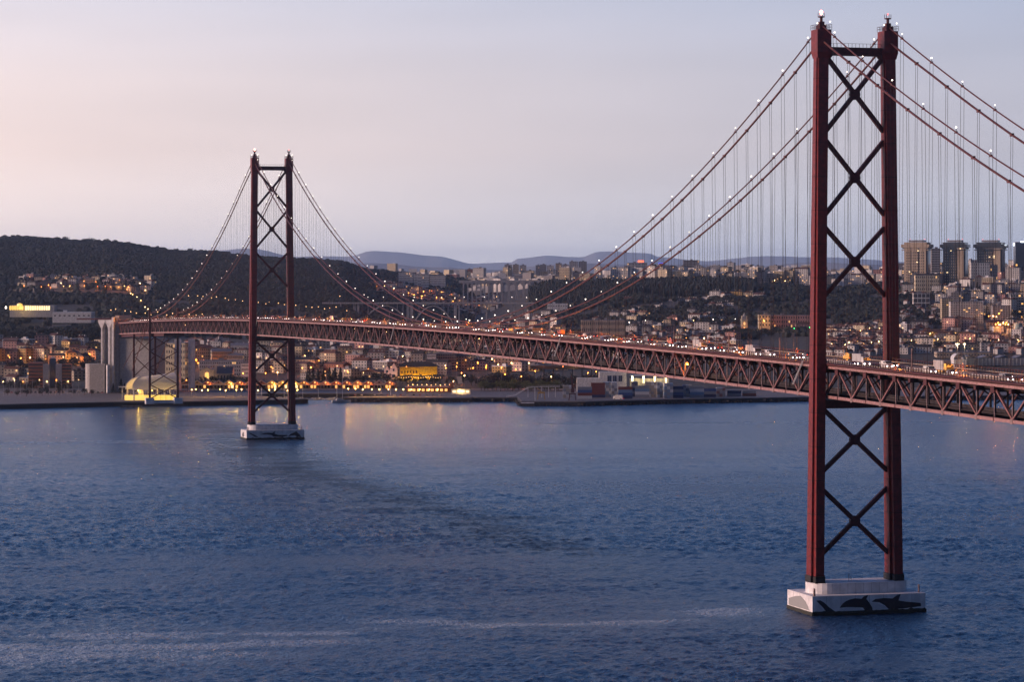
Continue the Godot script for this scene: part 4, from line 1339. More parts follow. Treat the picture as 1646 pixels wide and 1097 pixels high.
func waterfront() -> void:
	# glowing pavilion under the trestle
	var d := 2405.0
	var t := thing("event_pavilion", "white vaulted pavilion glowing yellow inside, under the end of the bridge", "pavilion", at(245, 4.0, d))
	var vault := group_part("vault", t, Transform3D(Basis(Vector3.UP, 0.42), Vector3.ZERO))
	var m := MB.new()
	var n := 20
	var prev := []
	for i in 9:
		var u := i / 8.0
		var x := lerpf(-19.5, 20.5, u)
		var r := lerpf(10.0, 12.0, u)
		var hh := lerpf(19.5, 23.0, u)
		var ring := []
		for j in n + 1:
			var a := PI * j / n
			ring.append(Vector3(x + 11.0 * (1.0 - u) * (1.0 - absf(cos(a))) - 1.0, 9.0 + (hh - 9.0) * sin(a), r * cos(a)))
		if i:
			for j in n: m.face(prev[j], ring[j], ring[j + 1], prev[j + 1], Vector3(0, 1, 0.2))
		prev = ring
	var cloth := mat("canopy_cloth", lin(0.72, 0.70, 0.70), 0.7)
	cloth.backlight_enabled = true
	cloth.backlight = lin(0.25, 0.24, 0.22)
	part("canopy", m, cloth, vault)
	m = MB.new()
	var pts := PackedVector3Array()
	for j in n + 1:
		var a := PI * j / n
		pts.append(Vector3(-19.5 + 11.0 * (1.0 - absf(cos(a))) - 1.0, 9.0 + 10.5 * sin(a), 10.0 * cos(a)))
	m.tube(pts, 0.5, 0.5, 6)
	part("arch_rim", m, M.white, vault)
	for q in [[-19.0, 9.6, 0.9], [-19.0, -9.6, 0.9], [-7.0, -9.8, 4.5], [8.0, 10.6, 0.9], [19.5, 11.4, 0.9], [19.5, -11.4, 0.9], [8.0, -10.6, 0.9]]:
		slab(vault, "support_post", Vector3(q[0], 4.5, q[1]), Vector3(q[2], 9.0, 0.9), M.white)
	for i in 10: slab(t, "lit_panel", Vector3(-19.8 + i * 4.4, 2.3, 14.2 - absf(i - 4.5) * 0.3), Vector3(4.2, 4.4, 0.3), M.lit_cloth)
	for i in 24:
		var x := -20.0 + i * 1.75
		slab(t, "flag_post", Vector3(x, 6.0, 13.2), Vector3(0.3, 3.4 + rng.randf() * 2.0, 0.3), M.white)
	for x in [-12.0, 0.0, 12.0]:
		part("pavilion_lamp", GLOBE, M.warm_lamp, t, Transform3D(Basis.from_scale(Vector3.ONE * 0.4), Vector3(x, 8.0, 0)))
		omni(t, Vector3(x, 8.0, 0), Color(1.0, 0.78, 0.3), 110.0, 0.4)
	# small jetty in front and a T-shaped mast beside
	t = thing("landing_stage", "dark landing stage low on the water in front of the pavilion", "jetty", at(212, 0.0, 2334))
	slab(t, "deck", Vector3(0, 1.4, 0), Vector3(17.0, 0.8, 8.0), M.wall_dark)
	for x in [-7.5, -2.5, 2.5, 7.5]: slab(t, "pile", Vector3(x, 0.6, 3.4), Vector3(0.9, 3.6, 0.9), M.wall_dark)
	t = thing("canopy_mast", "pale T-shaped shelter left of the pavilion", "shelter", at(197, 4.0, 2400))
	slab(t, "post", Vector3(0, 5.5, 0), Vector3(1.0, 11.0, 1.0), M.pale_grey)
	slab(t, "roof", Vector3(0, 11.2, 0), Vector3(7.0, 0.7, 4.0), M.white)
	# dock sheds
	var tones := ["brick", "ochre", "brick", "beige", "brick"]
	for i in 20:
		var px := 300.0 + i * 17.2
		var lit: int = [0, 0, 1, 0, 2, 1, 1, 0, 2, 2, 2, 1, 1, 1, 1, 1, 1, 1, 0, 1][i]
		gabled_shed(px, 2642.0, 10.0, tones[i % 5] if lit != 2 else "ochre", lit, "%s gabled shed, %s from the left in the row behind the marina" % [["dim", "orange-lit", "bright yellow-lit"][lit], nth(i + 1)])
	# lit restaurant terraces right of the sheds
	t = thing("restaurant", "long low restaurant with a pink roof and strings of lamps behind the marina", "restaurant", at(688, 4.2, 2560))
	slab(t, "wall", Vector3(0, 2.2, -5.0), Vector3(40.0, 4.4, 10.0), M.brick)
	slab(t, "roof", Vector3(0, 4.7, -4.5), Vector3(42.0, 0.5, 13.0), M.pink)
	for i in 9: slab(t, "lit_window", Vector3(-17.0 + i * 4.2, 1.9, 0.06), Vector3(2.4, 2.2, 0.16), M.lit_pane)
	slab(t, "end_wall", Vector3(21.5, 4.0, -5.0), Vector3(4.0, 8.5, 11.0), M.brick)
	for i in 10:
		var p := Vector3(-18.0 + i * 4.2, 6.2 + 0.8 * absf(sin(i * 1.3)), 1.5)
		part("string_lamp", GLOBE, M.warm_lamp, t, Transform3D(Basis.from_scale(Vector3.ONE * 0.3), p))
		if i % 3 == 1: omni(t, p, Color(1.0, 0.6, 0.25), 40.0, 0.3)
	t = thing("restaurant_terrace", "upper terrace with yellow garland lamps between the sheds and the yellow hall", "terrace", at(675, 6.0, 2690))
	slab(t, "roof", Vector3(0, 8.2, 0), Vector3(44.0, 0.5, 9.0), M.roof_dark)
	for i in 6: slab(t, "post", Vector3(-20.0 + i * 8.0, 4.0, 4.0), Vector3(0.4, 8.0, 0.4), M.wall_dark)
	for i in 18: part("garland_lamp", GLOBE, M.warm_lamp, t, Transform3D(Basis.from_scale(Vector3.ONE * 0.24), Vector3(-20.0 + i * 2.35, 7.2 - 0.5 * sin(i * 0.9), 4.4)))
	for x in [-14.0, 0.0, 14.0]: omni(t, Vector3(x, 7.0, 3.0), Color(1.0, 0.75, 0.25), 45.0, 0.3)
	t = thing("kiosk", "white lit kiosk at the right end of the marina quay", "kiosk", at(741, 4.0, 2520))
	slab(t, "wall", Vector3(0, 2.4, 0), Vector3(17.0, 4.8, 7.0), M.white)
	slab(t, "roof", Vector3(0, 5.0, 0), Vector3(18.0, 0.5, 8.0), M.roof_dark)
	for i in 4: slab(t, "lit_window", Vector3(-6.0 + i * 4.0, 2.4, 3.55), Vector3(2.8, 1.9, 0.12), M.bright_pane)
	omni(t, Vector3(0, 4.0, 6.0), Color(1.0, 0.8, 0.5), 50.0, 0.3)
	# boats
	var bs := [[486, 2500, 9.0, 13.0], [496, 2494, 7.0, 0.0], [503, 2498, 9.0, 0.0], [511, 2492, 8.0, 11.0], [518, 2498, 10.0, 0.0], [526, 2494, 8.0, 0.0], [534, 2490, 11.0, 0.0], [541, 2500, 9.0, 14.0], [604, 2494, 9.0, 0.0], [612, 2492, 8.0, 12.0], [620, 2496, 10.0, 0.0], [629, 2492, 9.0, 13.0], [420, 2512, 9.0, 13.0], [452, 2506, 10.0, 0.0], [458, 2512, 9.0, 15.0], [470, 2504, 8.0, 0.0]]
	var k := 0
	for b in bs:
		k += 1
		boat(b[0], b[1], b[2], b[3], rng.randf_range(-0.6, 0.6) + (PI if k % 3 == 0 else 0.0), "white %s, %s boat from the left moored in the marina" % ["sailing boat with a bare mast" if b[3] > 0 else "motor boat", nth(1 + bs.filter(func(q): return q[0] < b[0]).size())])
	boat(549, 2440, 17.0, 29.0, 0.3, "big yacht with the tallest white mast, at the marina entrance")
	# flag-like white banner and the gangway, cranes, container yard
	t = thing("banner_tower", "tilted pale advertising panel behind the kiosk", "panel", at(739, 6.0, 2660))
	part("panel", UB, M.pale_grey, t, Transform3D(Basis(Vector3(0, 0, 1), 0.16).scaled_local(Vector3(4.4, 7.0, 0.6)), Vector3(0, 5.5, 0)))
	slab(t, "post", Vector3(0.6, 1.4, 0), Vector3(0.7, 3.0, 0.5), M.post)
	d = 2450.0
	t = thing("footbridge", "white ramped footbridge on slim posts left of the containers", "footbridge", at(856, 4.0, d))
	var ramp := [Vector3(-23, 0.5, 0), Vector3(-15, 2.0, 0), Vector3(-4, 8.6, 0), Vector3(6, 9.4, 0), Vector3(24, 9.6, 0)]
	for i in 4:
		beam(t, "walkway", ramp[i], ramp[i + 1], 0.5, 2.2, M.white)
		beam(t, "handrail", ramp[i] + Vector3(0, 1.2, 1.1), ramp[i + 1] + Vector3(0, 1.2, 1.1), 0.16, 0.16, M.white)
	for x in [-4.0, 2.0, 8.0, 14.0, 20.0]: slab(t, "post", Vector3(x, 4.4, 0), Vector3(0.6, 8.8, 0.6), M.white)
	t = thing("harbour_crane", "dark red portal crane at the left end of the container stacks", "crane", at(920, 4.0, 2392))
	for x in [-3.0, 3.0]:
		for z in [-2.6, 2.6]: beam(t, "leg", Vector3(x, 0, z), Vector3(x * 0.75, 5.4, z * 0.75), 0.6, 0.6, M.dark_red)
	slab(t, "portal_frame", Vector3(0, 5.5, 0), Vector3(6.0, 0.9, 5.0), M.dark_red)
	slab(t, "cab", Vector3(0.2, 8.2, 0.3), Vector3(2.8, 3.6, 2.6), M.dark_red)
	beam(t, "mast", Vector3(0, 9.0, 0), Vector3(-0.4, 17.5, 0), 1.5, 1.3, M.dark_red)
	beam(t, "jib", Vector3(0.2, 11.0, 0), Vector3(-1.0, 21.0, -8.0), 0.7, 0.7, M.dark_red)
	slab(t, "counterweight", Vector3(1.6, 12.5, 1.2), Vector3(1.6, 2.0, 1.8), M.dark_red)
	t = thing("yellow_crane", "small yellow loading crane on the bare quay", "crane", at(869, 4.0, 2405))
	for x in [-2.6, 3.6]: beam(t, "leg", Vector3(x, 0, 0), Vector3(x * 0.8, 6.0, 0), 0.8, 0.8, M.ochre)
	slab(t, "frame", Vector3(0.6, 6.0, 0), Vector3(6.0, 1.6, 1.4), M.ochre)
	beam(t, "boom", Vector3(2.4, 5.5, 0), Vector3(-3.2, 10.0, 0), 0.7, 0.7, M.ochre)
	t = thing("quay_bollard", "white mooring post at the corner of the container quay", "bollard", at(860, 4.0, 2380))
	slab(t, "post", Vector3(0, 1.2, 0), Vector3(0.9, 2.6, 0.9), M.white)
	slab(t, "head", Vector3(0, 2.7, 0), Vector3(1.3, 0.5, 1.3), M.white)
	t = thing("mooring_pontoon", "pale pontoon moored at the corner of the container quay", "pontoon", at(848, 0.0, 2368), -0.1)
	slab(t, "hull", Vector3(0, 1.4, 0), Vector3(11.0, 2.6, 4.0), M.wall_dark)
	slab(t, "deck", Vector3(0, 2.9, 0), Vector3(11.0, 0.5, 4.2), M.white_concrete)
	for i in 18:
		var fp := thing("flagpole", "slim pale flagpole, %s from left along the riverside left of the anchorage" % nth(i + 1), "flagpole", at(6.0 + i * 9.3, 4.0, 2470.0 + (i % 3) * 22.0), 0.0, "flagpoles along the left riverside")
		var fh := rng.randf_range(9.0, 14.0)
		beam(fp, "pole", Vector3.ZERO, Vector3(0, fh, 0), 0.22, 0.22, M.pale_grey)
		slab(fp, "finial", Vector3(0, fh + 0.15, 0), Vector3(0.36, 0.36, 0.36), M.white)
	containers()
	# cars parked along the riverside
	var paints := {"white": M.white, "silver": M.steel_grey, "dark": M.glass, "red": M.red_car}
	var made := {}
	for z in [["in the left riverside car park", 4.0, 168.0, 2540.0, 26], ["along the road behind the marina", 300.0, 480.0, 2596.0, 24], ["on the marina breakwater", 566.0, 712.0, 2486.0, 14], ["beside the cargo terminal", 934.0, 968.0, 2500.0, 5]]:
		for i in z[4]:
			var name_: String = ["white", "silver", "dark", "white", "red"][rng.randi() % 5]
			if not made.has(name_):
				made[name_] = car_proto("x", paints[name_], 0)
				for ch in made[name_].get_children():
					if "light" in str(ch.name): ch.material_override = M.steel_grey
			var px := lerpf(z[1], z[2], (i + 0.5) / z[4])
			var o := copy(made[name_], "parked_car", "%s parked car, %s from left %s" % [name_, nth(i + 1), z[0]], at(px, 4.02 if z[3] < 2590.0 else 4.32, z[3] + rng.randf_range(-1.5, 1.5)), rng.randf_range(-0.1, 0.1) + PI * 0.5, "parked cars " + z[0])
			o.set_meta("category", "car")
	for q in made: made[q].free()

func containers() -> void:
	var cm := {}
	for q in [["blue", 0.05, 0.10, 0.26], ["dark blue", 0.02, 0.035, 0.12], ["rust red", 0.20, 0.05, 0.04], ["white", 0.55, 0.55, 0.56], ["beige", 0.36, 0.31, 0.25], ["grey", 0.24, 0.25, 0.28], ["pale blue", 0.16, 0.25, 0.38]]:
		cm[q[0]] = mat("paint_" + q[0].replace(" ", "_"), lin(q[1], q[2], q[3]), 0.6)
	var bm := MB.new()
	bm.box(Vector3(0, 1.295, 0), Vector3(12.1, 2.5, 2.36))
	for i in 30:
		for e in [-1.0, 1.0]: bm.box(Vector3(-5.8 + i * 0.4, 1.295, e * 1.19), Vector3(0.2, 2.3, 0.06))
	var body := bm.mesh()
	var fm := MB.new()
	for x in [-6.0, 6.0]:
		for z in [-1.14, 1.14]: fm.box(Vector3(x, 1.295, z), Vector3(0.2, 2.59, 0.2))
	for y in [0.1, 2.49]:
		for z in [-1.16, 1.16]: fm.box(Vector3(0, y, z), Vector3(12.0, 0.18, 0.16))
		for x in [-6.02, 6.02]: fm.box(Vector3(x, y, 0), Vector3(0.16, 0.18, 2.3))
	var frame := fm.mesh()
	var dm := MB.new()
	for z in [-0.8, -0.35, 0.35, 0.8]: dm.box(Vector3(6.07, 1.3, z), Vector3(0.05, 2.3, 0.06))
	dm.box(Vector3(6.06, 1.3, 0), Vector3(0.04, 2.3, 0.05))
	var doors := dm.mesh()
	var proto := Node3D.new()
	part("body", body, cm.blue, proto)
	part("frame", frame, cm.blue, proto)
	part("door_bar", doors, M.pale_grey, proto)
	# column of the photo, depth, turned end-on?, side by side, high, colours from the bottom up
	var stacks := [
		[912, 2452, true, 3, 4, ["beige", "white", "grey", "beige"]], [940, 2422, false, 1, 4, ["white", "rust red", "blue", "grey"]], [961, 2446, false, 1, 5, ["dark blue", "rust red", "rust red", "rust red", "rust red"]],
		[976, 2466, true, 3, 5, ["pale blue", "grey", "pale blue", "white", "grey"]], [987, 2460, true, 2, 5, ["white", "beige", "white", "grey", "white"]], [1005, 2424, false, 1, 4, ["dark blue", "blue", "pale blue", "rust red"]],
		[1020, 2470, true, 2, 5, ["dark blue", "grey", "dark blue", "grey", "dark blue"]], [1032, 2446, false, 1, 4, ["grey", "white", "pale blue", "grey"]], [1046, 2462, true, 4, 5, ["beige", "white", "beige", "grey", "beige"]], [1060, 2456, true, 2, 5, ["white", "beige", "grey", "white", "grey"]],
		[1074, 2436, true, 3, 5, ["grey", "pale blue", "grey", "pale blue", "white"]], [1087, 2434, false, 1, 4, ["dark blue", "blue", "grey", "dark blue"]], [1104, 2470, true, 3, 4, ["grey", "beige", "grey", "dark blue"]], [1120, 2440, false, 1, 4, ["grey", "pale blue", "white", "grey"]],
		[1140, 2452, false, 1, 3, ["dark blue", "grey", "blue"]], [1158, 2470, true, 3, 3, ["grey", "rust red", "grey"]], [1180, 2470, false, 1, 2, ["grey", "dark blue"]], [1204, 2476, false, 1, 2, ["rust red", "grey"]]]
	var si := 0
	for s in stacks:
		si += 1
		for i in s[3]:
			for j in s[4]:
				var c: String = s[5][(j + i) % s[5].size()]
				var p := at(s[0], 4.0 + j * 2.6, s[1]) + (Vector3(i * 2.6 - (s[3] - 1) * 1.3, 0, 0) if s[2] else Vector3.ZERO)
				var level := "bottom" if j == 0 else ("top" if j == s[4] - 1 else nth(j + 1) + " up")
				var where := "%s stack from the left" % nth(si)
				if s[3] > 1: where = "in column %s of the %s stack from the left" % [["one", "two", "three", "four"][i], nth(si)]
				var o := copy(proto, "shipping_container", "%s container, %s, %s" % [c, level, where], p, -PI * 0.5 if s[2] else 0.0, "stacked shipping containers")
				o.set_meta("category", "container")
				for ch in o.get_children():
					if ch.name != "door_bar": ch.material_override = cm[c]
	proto.free()
	var tr := car_proto("x", M.white, 2)
	var o := copy(tr, "delivery_truck", "white lorry parked in front of the dark blue containers", at(994, 4.0, 2412), 2.6)
	o.set_meta("category", "lorry")
	tr.free()

# ---------------------------------------------------------------- landmarks
func flood(px: float, h: float, d: float, c: Color, e: float, called := "floodlight", label := "") -> void:
	var t := thing(called, label, "floodlight", at(px, ground(col(px, d), d), d), 0.0, "floodlights among the buildings")
	var y := h - ground(col(px, d), d)
	slab(t, "post", Vector3(0, y * 0.5, 0), Vector3(0.25, y, 0.25), M.post)
	part("lamp", GLOBE, M.amber_lamp, t, Transform3D(Basis.from_scale(Vector3.ONE * 0.4), Vector3(0, y, 0)))
	omni(t, Vector3(0, y, 0), c, e, 0.4)

func landmarks() -> void:
	# yellow hall with its pink gabled front
	var d := 2790.0
	var t := thing("yellow_hall", "long floodlit yellow hall with a dark tiled roof", "hall", at(672, 5.0, d))
	slab(t, "wall", Vector3(-8.0, 7.0, -7.0), Vector3(20.0, 15.0, 14.0), M.yellow)
	slab(t, "wing", Vector3(10.5, 7.4, -6.0), Vector3(16.8, 15.8, 14.0), M.yellow)
	var m := MB.new()
	m.hip(Vector3(0, 15.3, -7.0), 40.0, 16.0, 4.6)
	part("roof", m, M.roof_dark, t)
	m = MB.new()
	for i in 6:
		m.box(Vector3(-16.0 + i * 2.9, 9.8, 0.05), Vector3(1.0, 2.6, 0.16))
		m.box(Vector3(-16.0 + i * 2.9, 4.2, 0.05), Vector3(1.0, 2.8, 0.16))
	part("window", m, M.roof_dark, t, Transform3D(), "stuff")
	for x in [-14.0, -5.0, 4.0, 13.0]:
		part("wall_lamp", GLOBE, M.warm_lamp, t, Transform3D(Basis.from_scale(Vector3.ONE * 0.4), Vector3(x, 3.0, 8.0)))
		omni(t, Vector3(x, 3.0, 8.0), Color(1.0, 0.78, 0.2), 110.0, 0.4)
	t = thing("pink_house", "pink house with two stepped gables left of the yellow hall", "house", at(629, 5.0, d - 4.0))
	for q in [[-4.2, 5.6, 11.0, 4.0], [2.4, 7.2, 13.0, 5.0]]:
		m = MB.new()
		m.prism(PackedVector2Array([Vector2(q[0] - q[1] * 0.5, 0), Vector2(q[0] + q[1] * 0.5, 0), Vector2(q[0] + q[1] * 0.5, q[2]), Vector2(q[0] + q[1] * 0.06, q[2] + q[3]), Vector2(q[0] - q[1] * 0.06, q[2] + q[3]), Vector2(q[0] - q[1] * 0.5, q[2])]), -9.0, 0.0, Transform3D())
		part("gable", m, mat("pale_pink", lin(0.70, 0.50, 0.52), 0.85), t)
	m = MB.new()
	m.tube(PackedVector3Array([Vector3(-4.2, 10.5, -0.1), Vector3(-4.2, 10.5, 0.12)]), 1.4, 1.4, 12)
	m.box(Vector3(2.4, 12.0, 0.05), Vector3(1.6, 2.4, 0.16)); m.box(Vector3(2.4, 6.0, 0.05), Vector3(3.4, 3.0, 0.16)); m.box(Vector3(-4.2, 5.0, 0.05), Vector3(1.4, 2.0, 0.16))
	part("window", m, M.blue_glass, t)
	omni(t, Vector3(-2.0, 4.0, 11.0), Color(1.0, 0.9, 0.85), 40.0, 0.3)
	# white chapel with a cream hall
	d = 2745.0
	t = thing("chapel", "white chapel with an arched window, left of the far tower", "church", at(333, 6.0, d))
	m = MB.new()
	m.prism(PackedVector2Array([Vector2(-7.2, 0), Vector2(7.2, 0), Vector2(7.2, 11.5), Vector2(0, 14.6), Vector2(-7.2, 11.5)]), -16.0, 0.0, Transform3D())
	part("wall", m, M.white, t)
	m = MB.new()
	for e in [-1.0, 1.0]: m.bar(Vector3(e * 7.6, 11.6, -8.0), Vector3(0, 15.0, -8.0), 0.3, 16.5)
	part("roof", m, M.roof_grey, t)
	m = MB.new()
	var arch := PackedVector2Array([Vector2(-1.9, 4.0), Vector2(1.9, 4.0)])
	for j in 9: arch.append(Vector2(1.9 * cos(PI * j / 8.0), 8.2 + 1.9 * sin(PI * j / 8.0)))
	m.prism(arch, 0.0, 0.15, Transform3D())
	part("arched_window", m, M.lit_pane, t)
	slab(t, "bell_gable", Vector3(8.6, 9.0, -2.0), Vector3(2.6, 18.0, 3.0), M.white)
	omni(t, Vector3(0, 5.0, 9.0), Color(1.0, 0.72, 0.4), 40.0, 0.3)
	block("chapel_hall", "cream hall with a sloping grey roof, right of the white chapel", "hall", 350, 375, 590, 2740.0, {"wall": "cream", "roof": "gable_x", "roof_h": 6.5, "roof_mat": "roof_grey", "storeys": 1, "bays": 5, "win_h": 0.5, "dep": 14.0, "base": 6.0, "h": 8.0})
	# riverside office: two brick wings, white panels and a dark glass middle
	d = 2655.0
	t = thing("brick_office", "office block of orange brick wings around a dark glass tower", "office", at(82, 4.0, d), 0.14)
	var brick: Material = M.brick
	slab(t, "brick_wing", Vector3(-14.0, 12.0, -8.0), Vector3(13.5, 24.5, 18.0), brick)
	slab(t, "brick_wing", Vector3(15.0, 11.2, -9.0), Vector3(9.0, 23.0, 14.0), brick)
	slab(t, "white_panel", Vector3(-4.2, 11.5, 0.4), Vector3(6.0, 23.4, 2.0), M.pale_grey)
	slab(t, "white_panel", Vector3(7.6, 11.5, 0.4), Vector3(5.6, 23.4, 2.0), M.pale_grey)
	slab(t, "glass_tower", Vector3(1.8, 14.0, -2.0), Vector3(6.0, 28.5, 6.0), M.blue_glass)
	m = MB.new()
	for i in 7: m.box(Vector3(-14.0, 2.6 + i * 3.3, 1.05), Vector3(12.6, 1.2, 0.14)); 
	for i in 7: m.box(Vector3(-20.8, 2.6 + i * 3.3, -8.0), Vector3(0.14, 1.2, 16.0))
	for i in 7: m.box(Vector3(15.0, 2.6 + i * 3.1, -1.95), Vector3(8.2, 1.2, 0.14))
	part("window", m, M.glass, t, Transform3D(), "stuff")
	slab(t, "roof_plant", Vector3(2.0, 29.0, -2.0), Vector3(4.0, 1.6, 4.0), M.roof_white)
	# lit shopping building on the left
	d = 3760.0
	t = thing("lit_shopping_hall", "low hall with rows of amber and white lit bays and a bright dome", "hall", at(52, high(503, d), d))
	slab(t, "wall", Vector3(0, 2.0, -9.0), Vector3(60.0, 16.0, 18.0), M.pale_grey)
	for i in 6: slab(t, "amber_bay", Vector3(-29.0 + i * 3.2, 6.4, 0.3), Vector3(2.5, 5.4, 0.6), M.lit_cloth)
	for i in 11: slab(t, "lit_window", Vector3(-8.0 + i * 3.1, 6.2, 0.3), Vector3(2.0, 5.6, 0.6), M.bright_pane)
	m = MB.new()
	var sp := SphereMesh.new(); sp.radius = 4.0; sp.height = 5.5; sp.is_hemisphere = false
	part("dome", sp, M.lit_cloth, t, Transform3D(Basis(), Vector3(-17.0, 10.0, -3.0)))
	part("sign_lamp", GLOBE, M.white_lamp, t, Transform3D(Basis.from_scale(Vector3(1.2, 1.8, 0.6)), Vector3(-35.0, 7.0, 0)))
	omni(t, Vector3(-10.0, 8.0, 10.0), Color(1.0, 0.8, 0.4), 120.0, 0.5)
	block("warehouse", "long low white warehouse left of the anchorage, above the dark trees", "warehouse", 88, 150, 503, 3520.0, {"wall": "white", "storeys": 1, "bays": 8, "win_h": 0.2, "roof_mat": "roof_white", "base": high(513, 3520.0), "h": 7.0, "dep": 30.0})
	# rock faces on the hillside
	for q in [[22, 476, 12], [46, 474, 15], [78, 477, 10], [98, 480, 12], [120, 481, 14], [150, 484, 12], [176, 482, 11]]:
		d = 4330.0
		m = MB.new()
		var f := FastNoiseLite.new(); f.seed = int(q[0]); f.frequency = 0.09
		var grid := []
		for i in 10:
			var line := []
			for j in 7: line.append(Vector3((i - 4.5) * q[2] * 0.22 + f.get_noise_2d(j * 7, i * 9) * 2, (j - 3.0) * 3.4, f.get_noise_2d(i * 8, j * 8) * 9.0 - j * 1.6))
			grid.append(line)
		for i in 9:
			for j in 6: m.face(grid[i][j], grid[i + 1][j], grid[i + 1][j + 1], grid[i][j + 1], Vector3(0, 0, 1))
		var r := single("rock_face", m, M.rock, "", "", "", "structure")
		r.set_meta("label", "bare pale rock face on the wooded left hillside")
		r.position = at(q[0], high(q[1], d), d - 18.0)
	block("beige_office", "pale office with rows of dark windows behind the trestle, right of the anchorage", "office", 247, 304, 552, 2720.0, {"wall": "cream", "storeys": 7, "bays": 14, "dep": 18.0, "yaw": -0.2, "lit": 0.08})
	# amber-lit institute left of the far tower
	d = 3050.0
	block("institute", "large amber-lit institute with long rows of windows, behind the chapel", "institute", 306, 345, 554, d, {"wall": "beige", "storeys": 5, "bays": 12, "roof": "hip", "roof_h": 4.0, "roof_mat": "roof_tile", "dep": 20.0, "yaw": 0.25})
	block("institute_wing", "lower amber-lit wing stepping down right of the institute", "institute", 340, 372, 561, d - 20.0, {"wall": "beige", "storeys": 4, "bays": 10, "roof": "gable_x", "roof_h": 3.0, "roof_mat": "roof_grey", "dep": 16.0, "yaw": 0.2})
	block("institute_wing", "lowest wing right of the institute, beside the white-framed hall", "institute", 366, 392, 568, d - 35.0, {"wall": "beige", "storeys": 3, "bays": 8, "roof": "hip", "roof_h": 2.4, "roof_mat": "roof_grey", "dep": 14.0})
	for q in [[308, 22, 44], [316, 21, 42], [328, 20, 30], [345, 19, 20]]: flood(q[0], q[1], d - q[2] - 4.0, Color(1.0, 0.55, 0.1), 220.0, "floodlight", "amber floodlight in front of the institute, %s" % ["leftmost", "second from left", "third from left", "rightmost"][[308, 316, 328, 345].find(q[0])])
	t = block("framed_hall", "grey hall with four tall dark windows in white frames, left of the far tower", "hall", 372, 400, 552, 3130.0, {"wall": "pale_grey", "storeys": 1, "bays": 5, "win_h": 0.66, "win_w": 0.5, "lit": 0.0, "roof": "gable_x", "roof_h": 2.5, "dep": 18.0})
	block("white_slab", "white slab block with three dark window bands, right of the chapel hall", "office", 389, 403, 585, 2800.0, {"wall": "white", "storeys": 4, "bays": 1, "win_w": 0.9, "win_h": 0.22, "lit": 0.0, "dep": 14.0})
	block("grey_office", "wide grey office with a flat blue roof behind the chapel", "office", 322, 392, 581, 2850.0, {"wall": "pale_grey", "storeys": 4, "bays": 20, "dep": 18.0, "roof_mat": "roof_grey"})
	block("white_slab", "white slab block with dark bands, above the right end of the yellow hall", "office", 687, 701, 570, 2960.0, {"wall": "white", "storeys": 4, "bays": 1, "win_w": 0.92, "win_h": 0.2, "lit": 0.0, "dep": 14.0})
	block("glass_office", "dark glass office with pale floor lines, right of the white slab", "office", 701, 734, 569, 2975.0, {"wall": "grey", "storeys": 6, "bays": 9, "win_w": 0.86, "win_h": 0.7, "dep": 18.0, "pane": "blue_glass"})
	# cargo terminal behind the containers
	d = 2570.0
	t = thing("cargo_terminal", "white cargo terminal with three big windows behind the containers", "terminal", at(985, 4.0, d))
	slab(t, "wall", Vector3(0.0, 9.0, -8.0), Vector3(25.0, 18.5, 16.0), M.white)
	slab(t, "annexe", Vector3(-23.0, 6.2, -6.0), Vector3(20.0, 12.8, 12.0), M.white)
	for i in 3:
		slab(t, "window_frame", Vector3(-3.4 + i * 5.1, 12.2, 0.0), Vector3(3.9, 6.0, 0.25), M.roof_white)
		for j in 2: slab(t, "window", Vector3(-4.3 + i * 5.1 + j * 1.8, 12.2, 0.1), Vector3(1.5, 5.4, 0.24), M.blue_glass)
	slab(t, "canopy", Vector3(34.0, 15.0, -4.0), Vector3(36.0, 0.8, 14.0), M.roof_white)
	slab(t, "hall", Vector3(34.0, 6.0, -11.0), Vector3(36.0, 12.0, 8.0), M.white)
	for i in 4:
		slab(t, "lit_pillar", Vector3(18.0 + i * 10.3, 11.2, -1.0), Vector3(1.7, 6.8, 1.2), M.bright_pane)
		omni(t, Vector3(18.0 + i * 10.3, 13.4, 1.4), Color(1.0, 0.88, 0.6), 45.0, 0.3)
	# the long dark shed roof behind
	t = thing("rail_shed", "long dark flat-roofed shed under the middle of the bridge", "shed", at(905, 6.0, 2730))
	slab(t, "roof", Vector3(0, 15.5, 0), Vector3(64.0, 3.4, 16.0), M.wall_dark)
	for i in 7: slab(t, "post", Vector3(-28.0 + i * 9.3, 7.0, 0), Vector3(1.0, 14.0, 1.0), M.wall_dark)
	# motorway viaduct with arches
	d = 4320.0
	t = thing("motorway_viaduct", "pale motorway viaduct on slender piers with a wide arch across the valley", "viaduct", at(690, 0.0, d))
	var hh := high(488.0, d)
	slab(t, "deck", Vector3(0, hh, 0), Vector3(330.0, 1.6, 14.0), M.concrete)
	slab(t, "parapet", Vector3(0, hh + 1.3, 6.8), Vector3(330.0, 1.0, 0.3), M.concrete)
	for q in [[570, 3.6], [576, 3.6], [656, 4.2], [662, 4.2], [732, 4.4], [738, 2.2], [782, 2.4], [826, 2.4], [548, 1.8]]:
		var x: float = col(q[0], d) - col(690, d)
		slab(t, "pier", Vector3(x, hh * 0.5 - 0.4, 0), Vector3(q[1], hh - 0.6, 9.0), M.concrete)
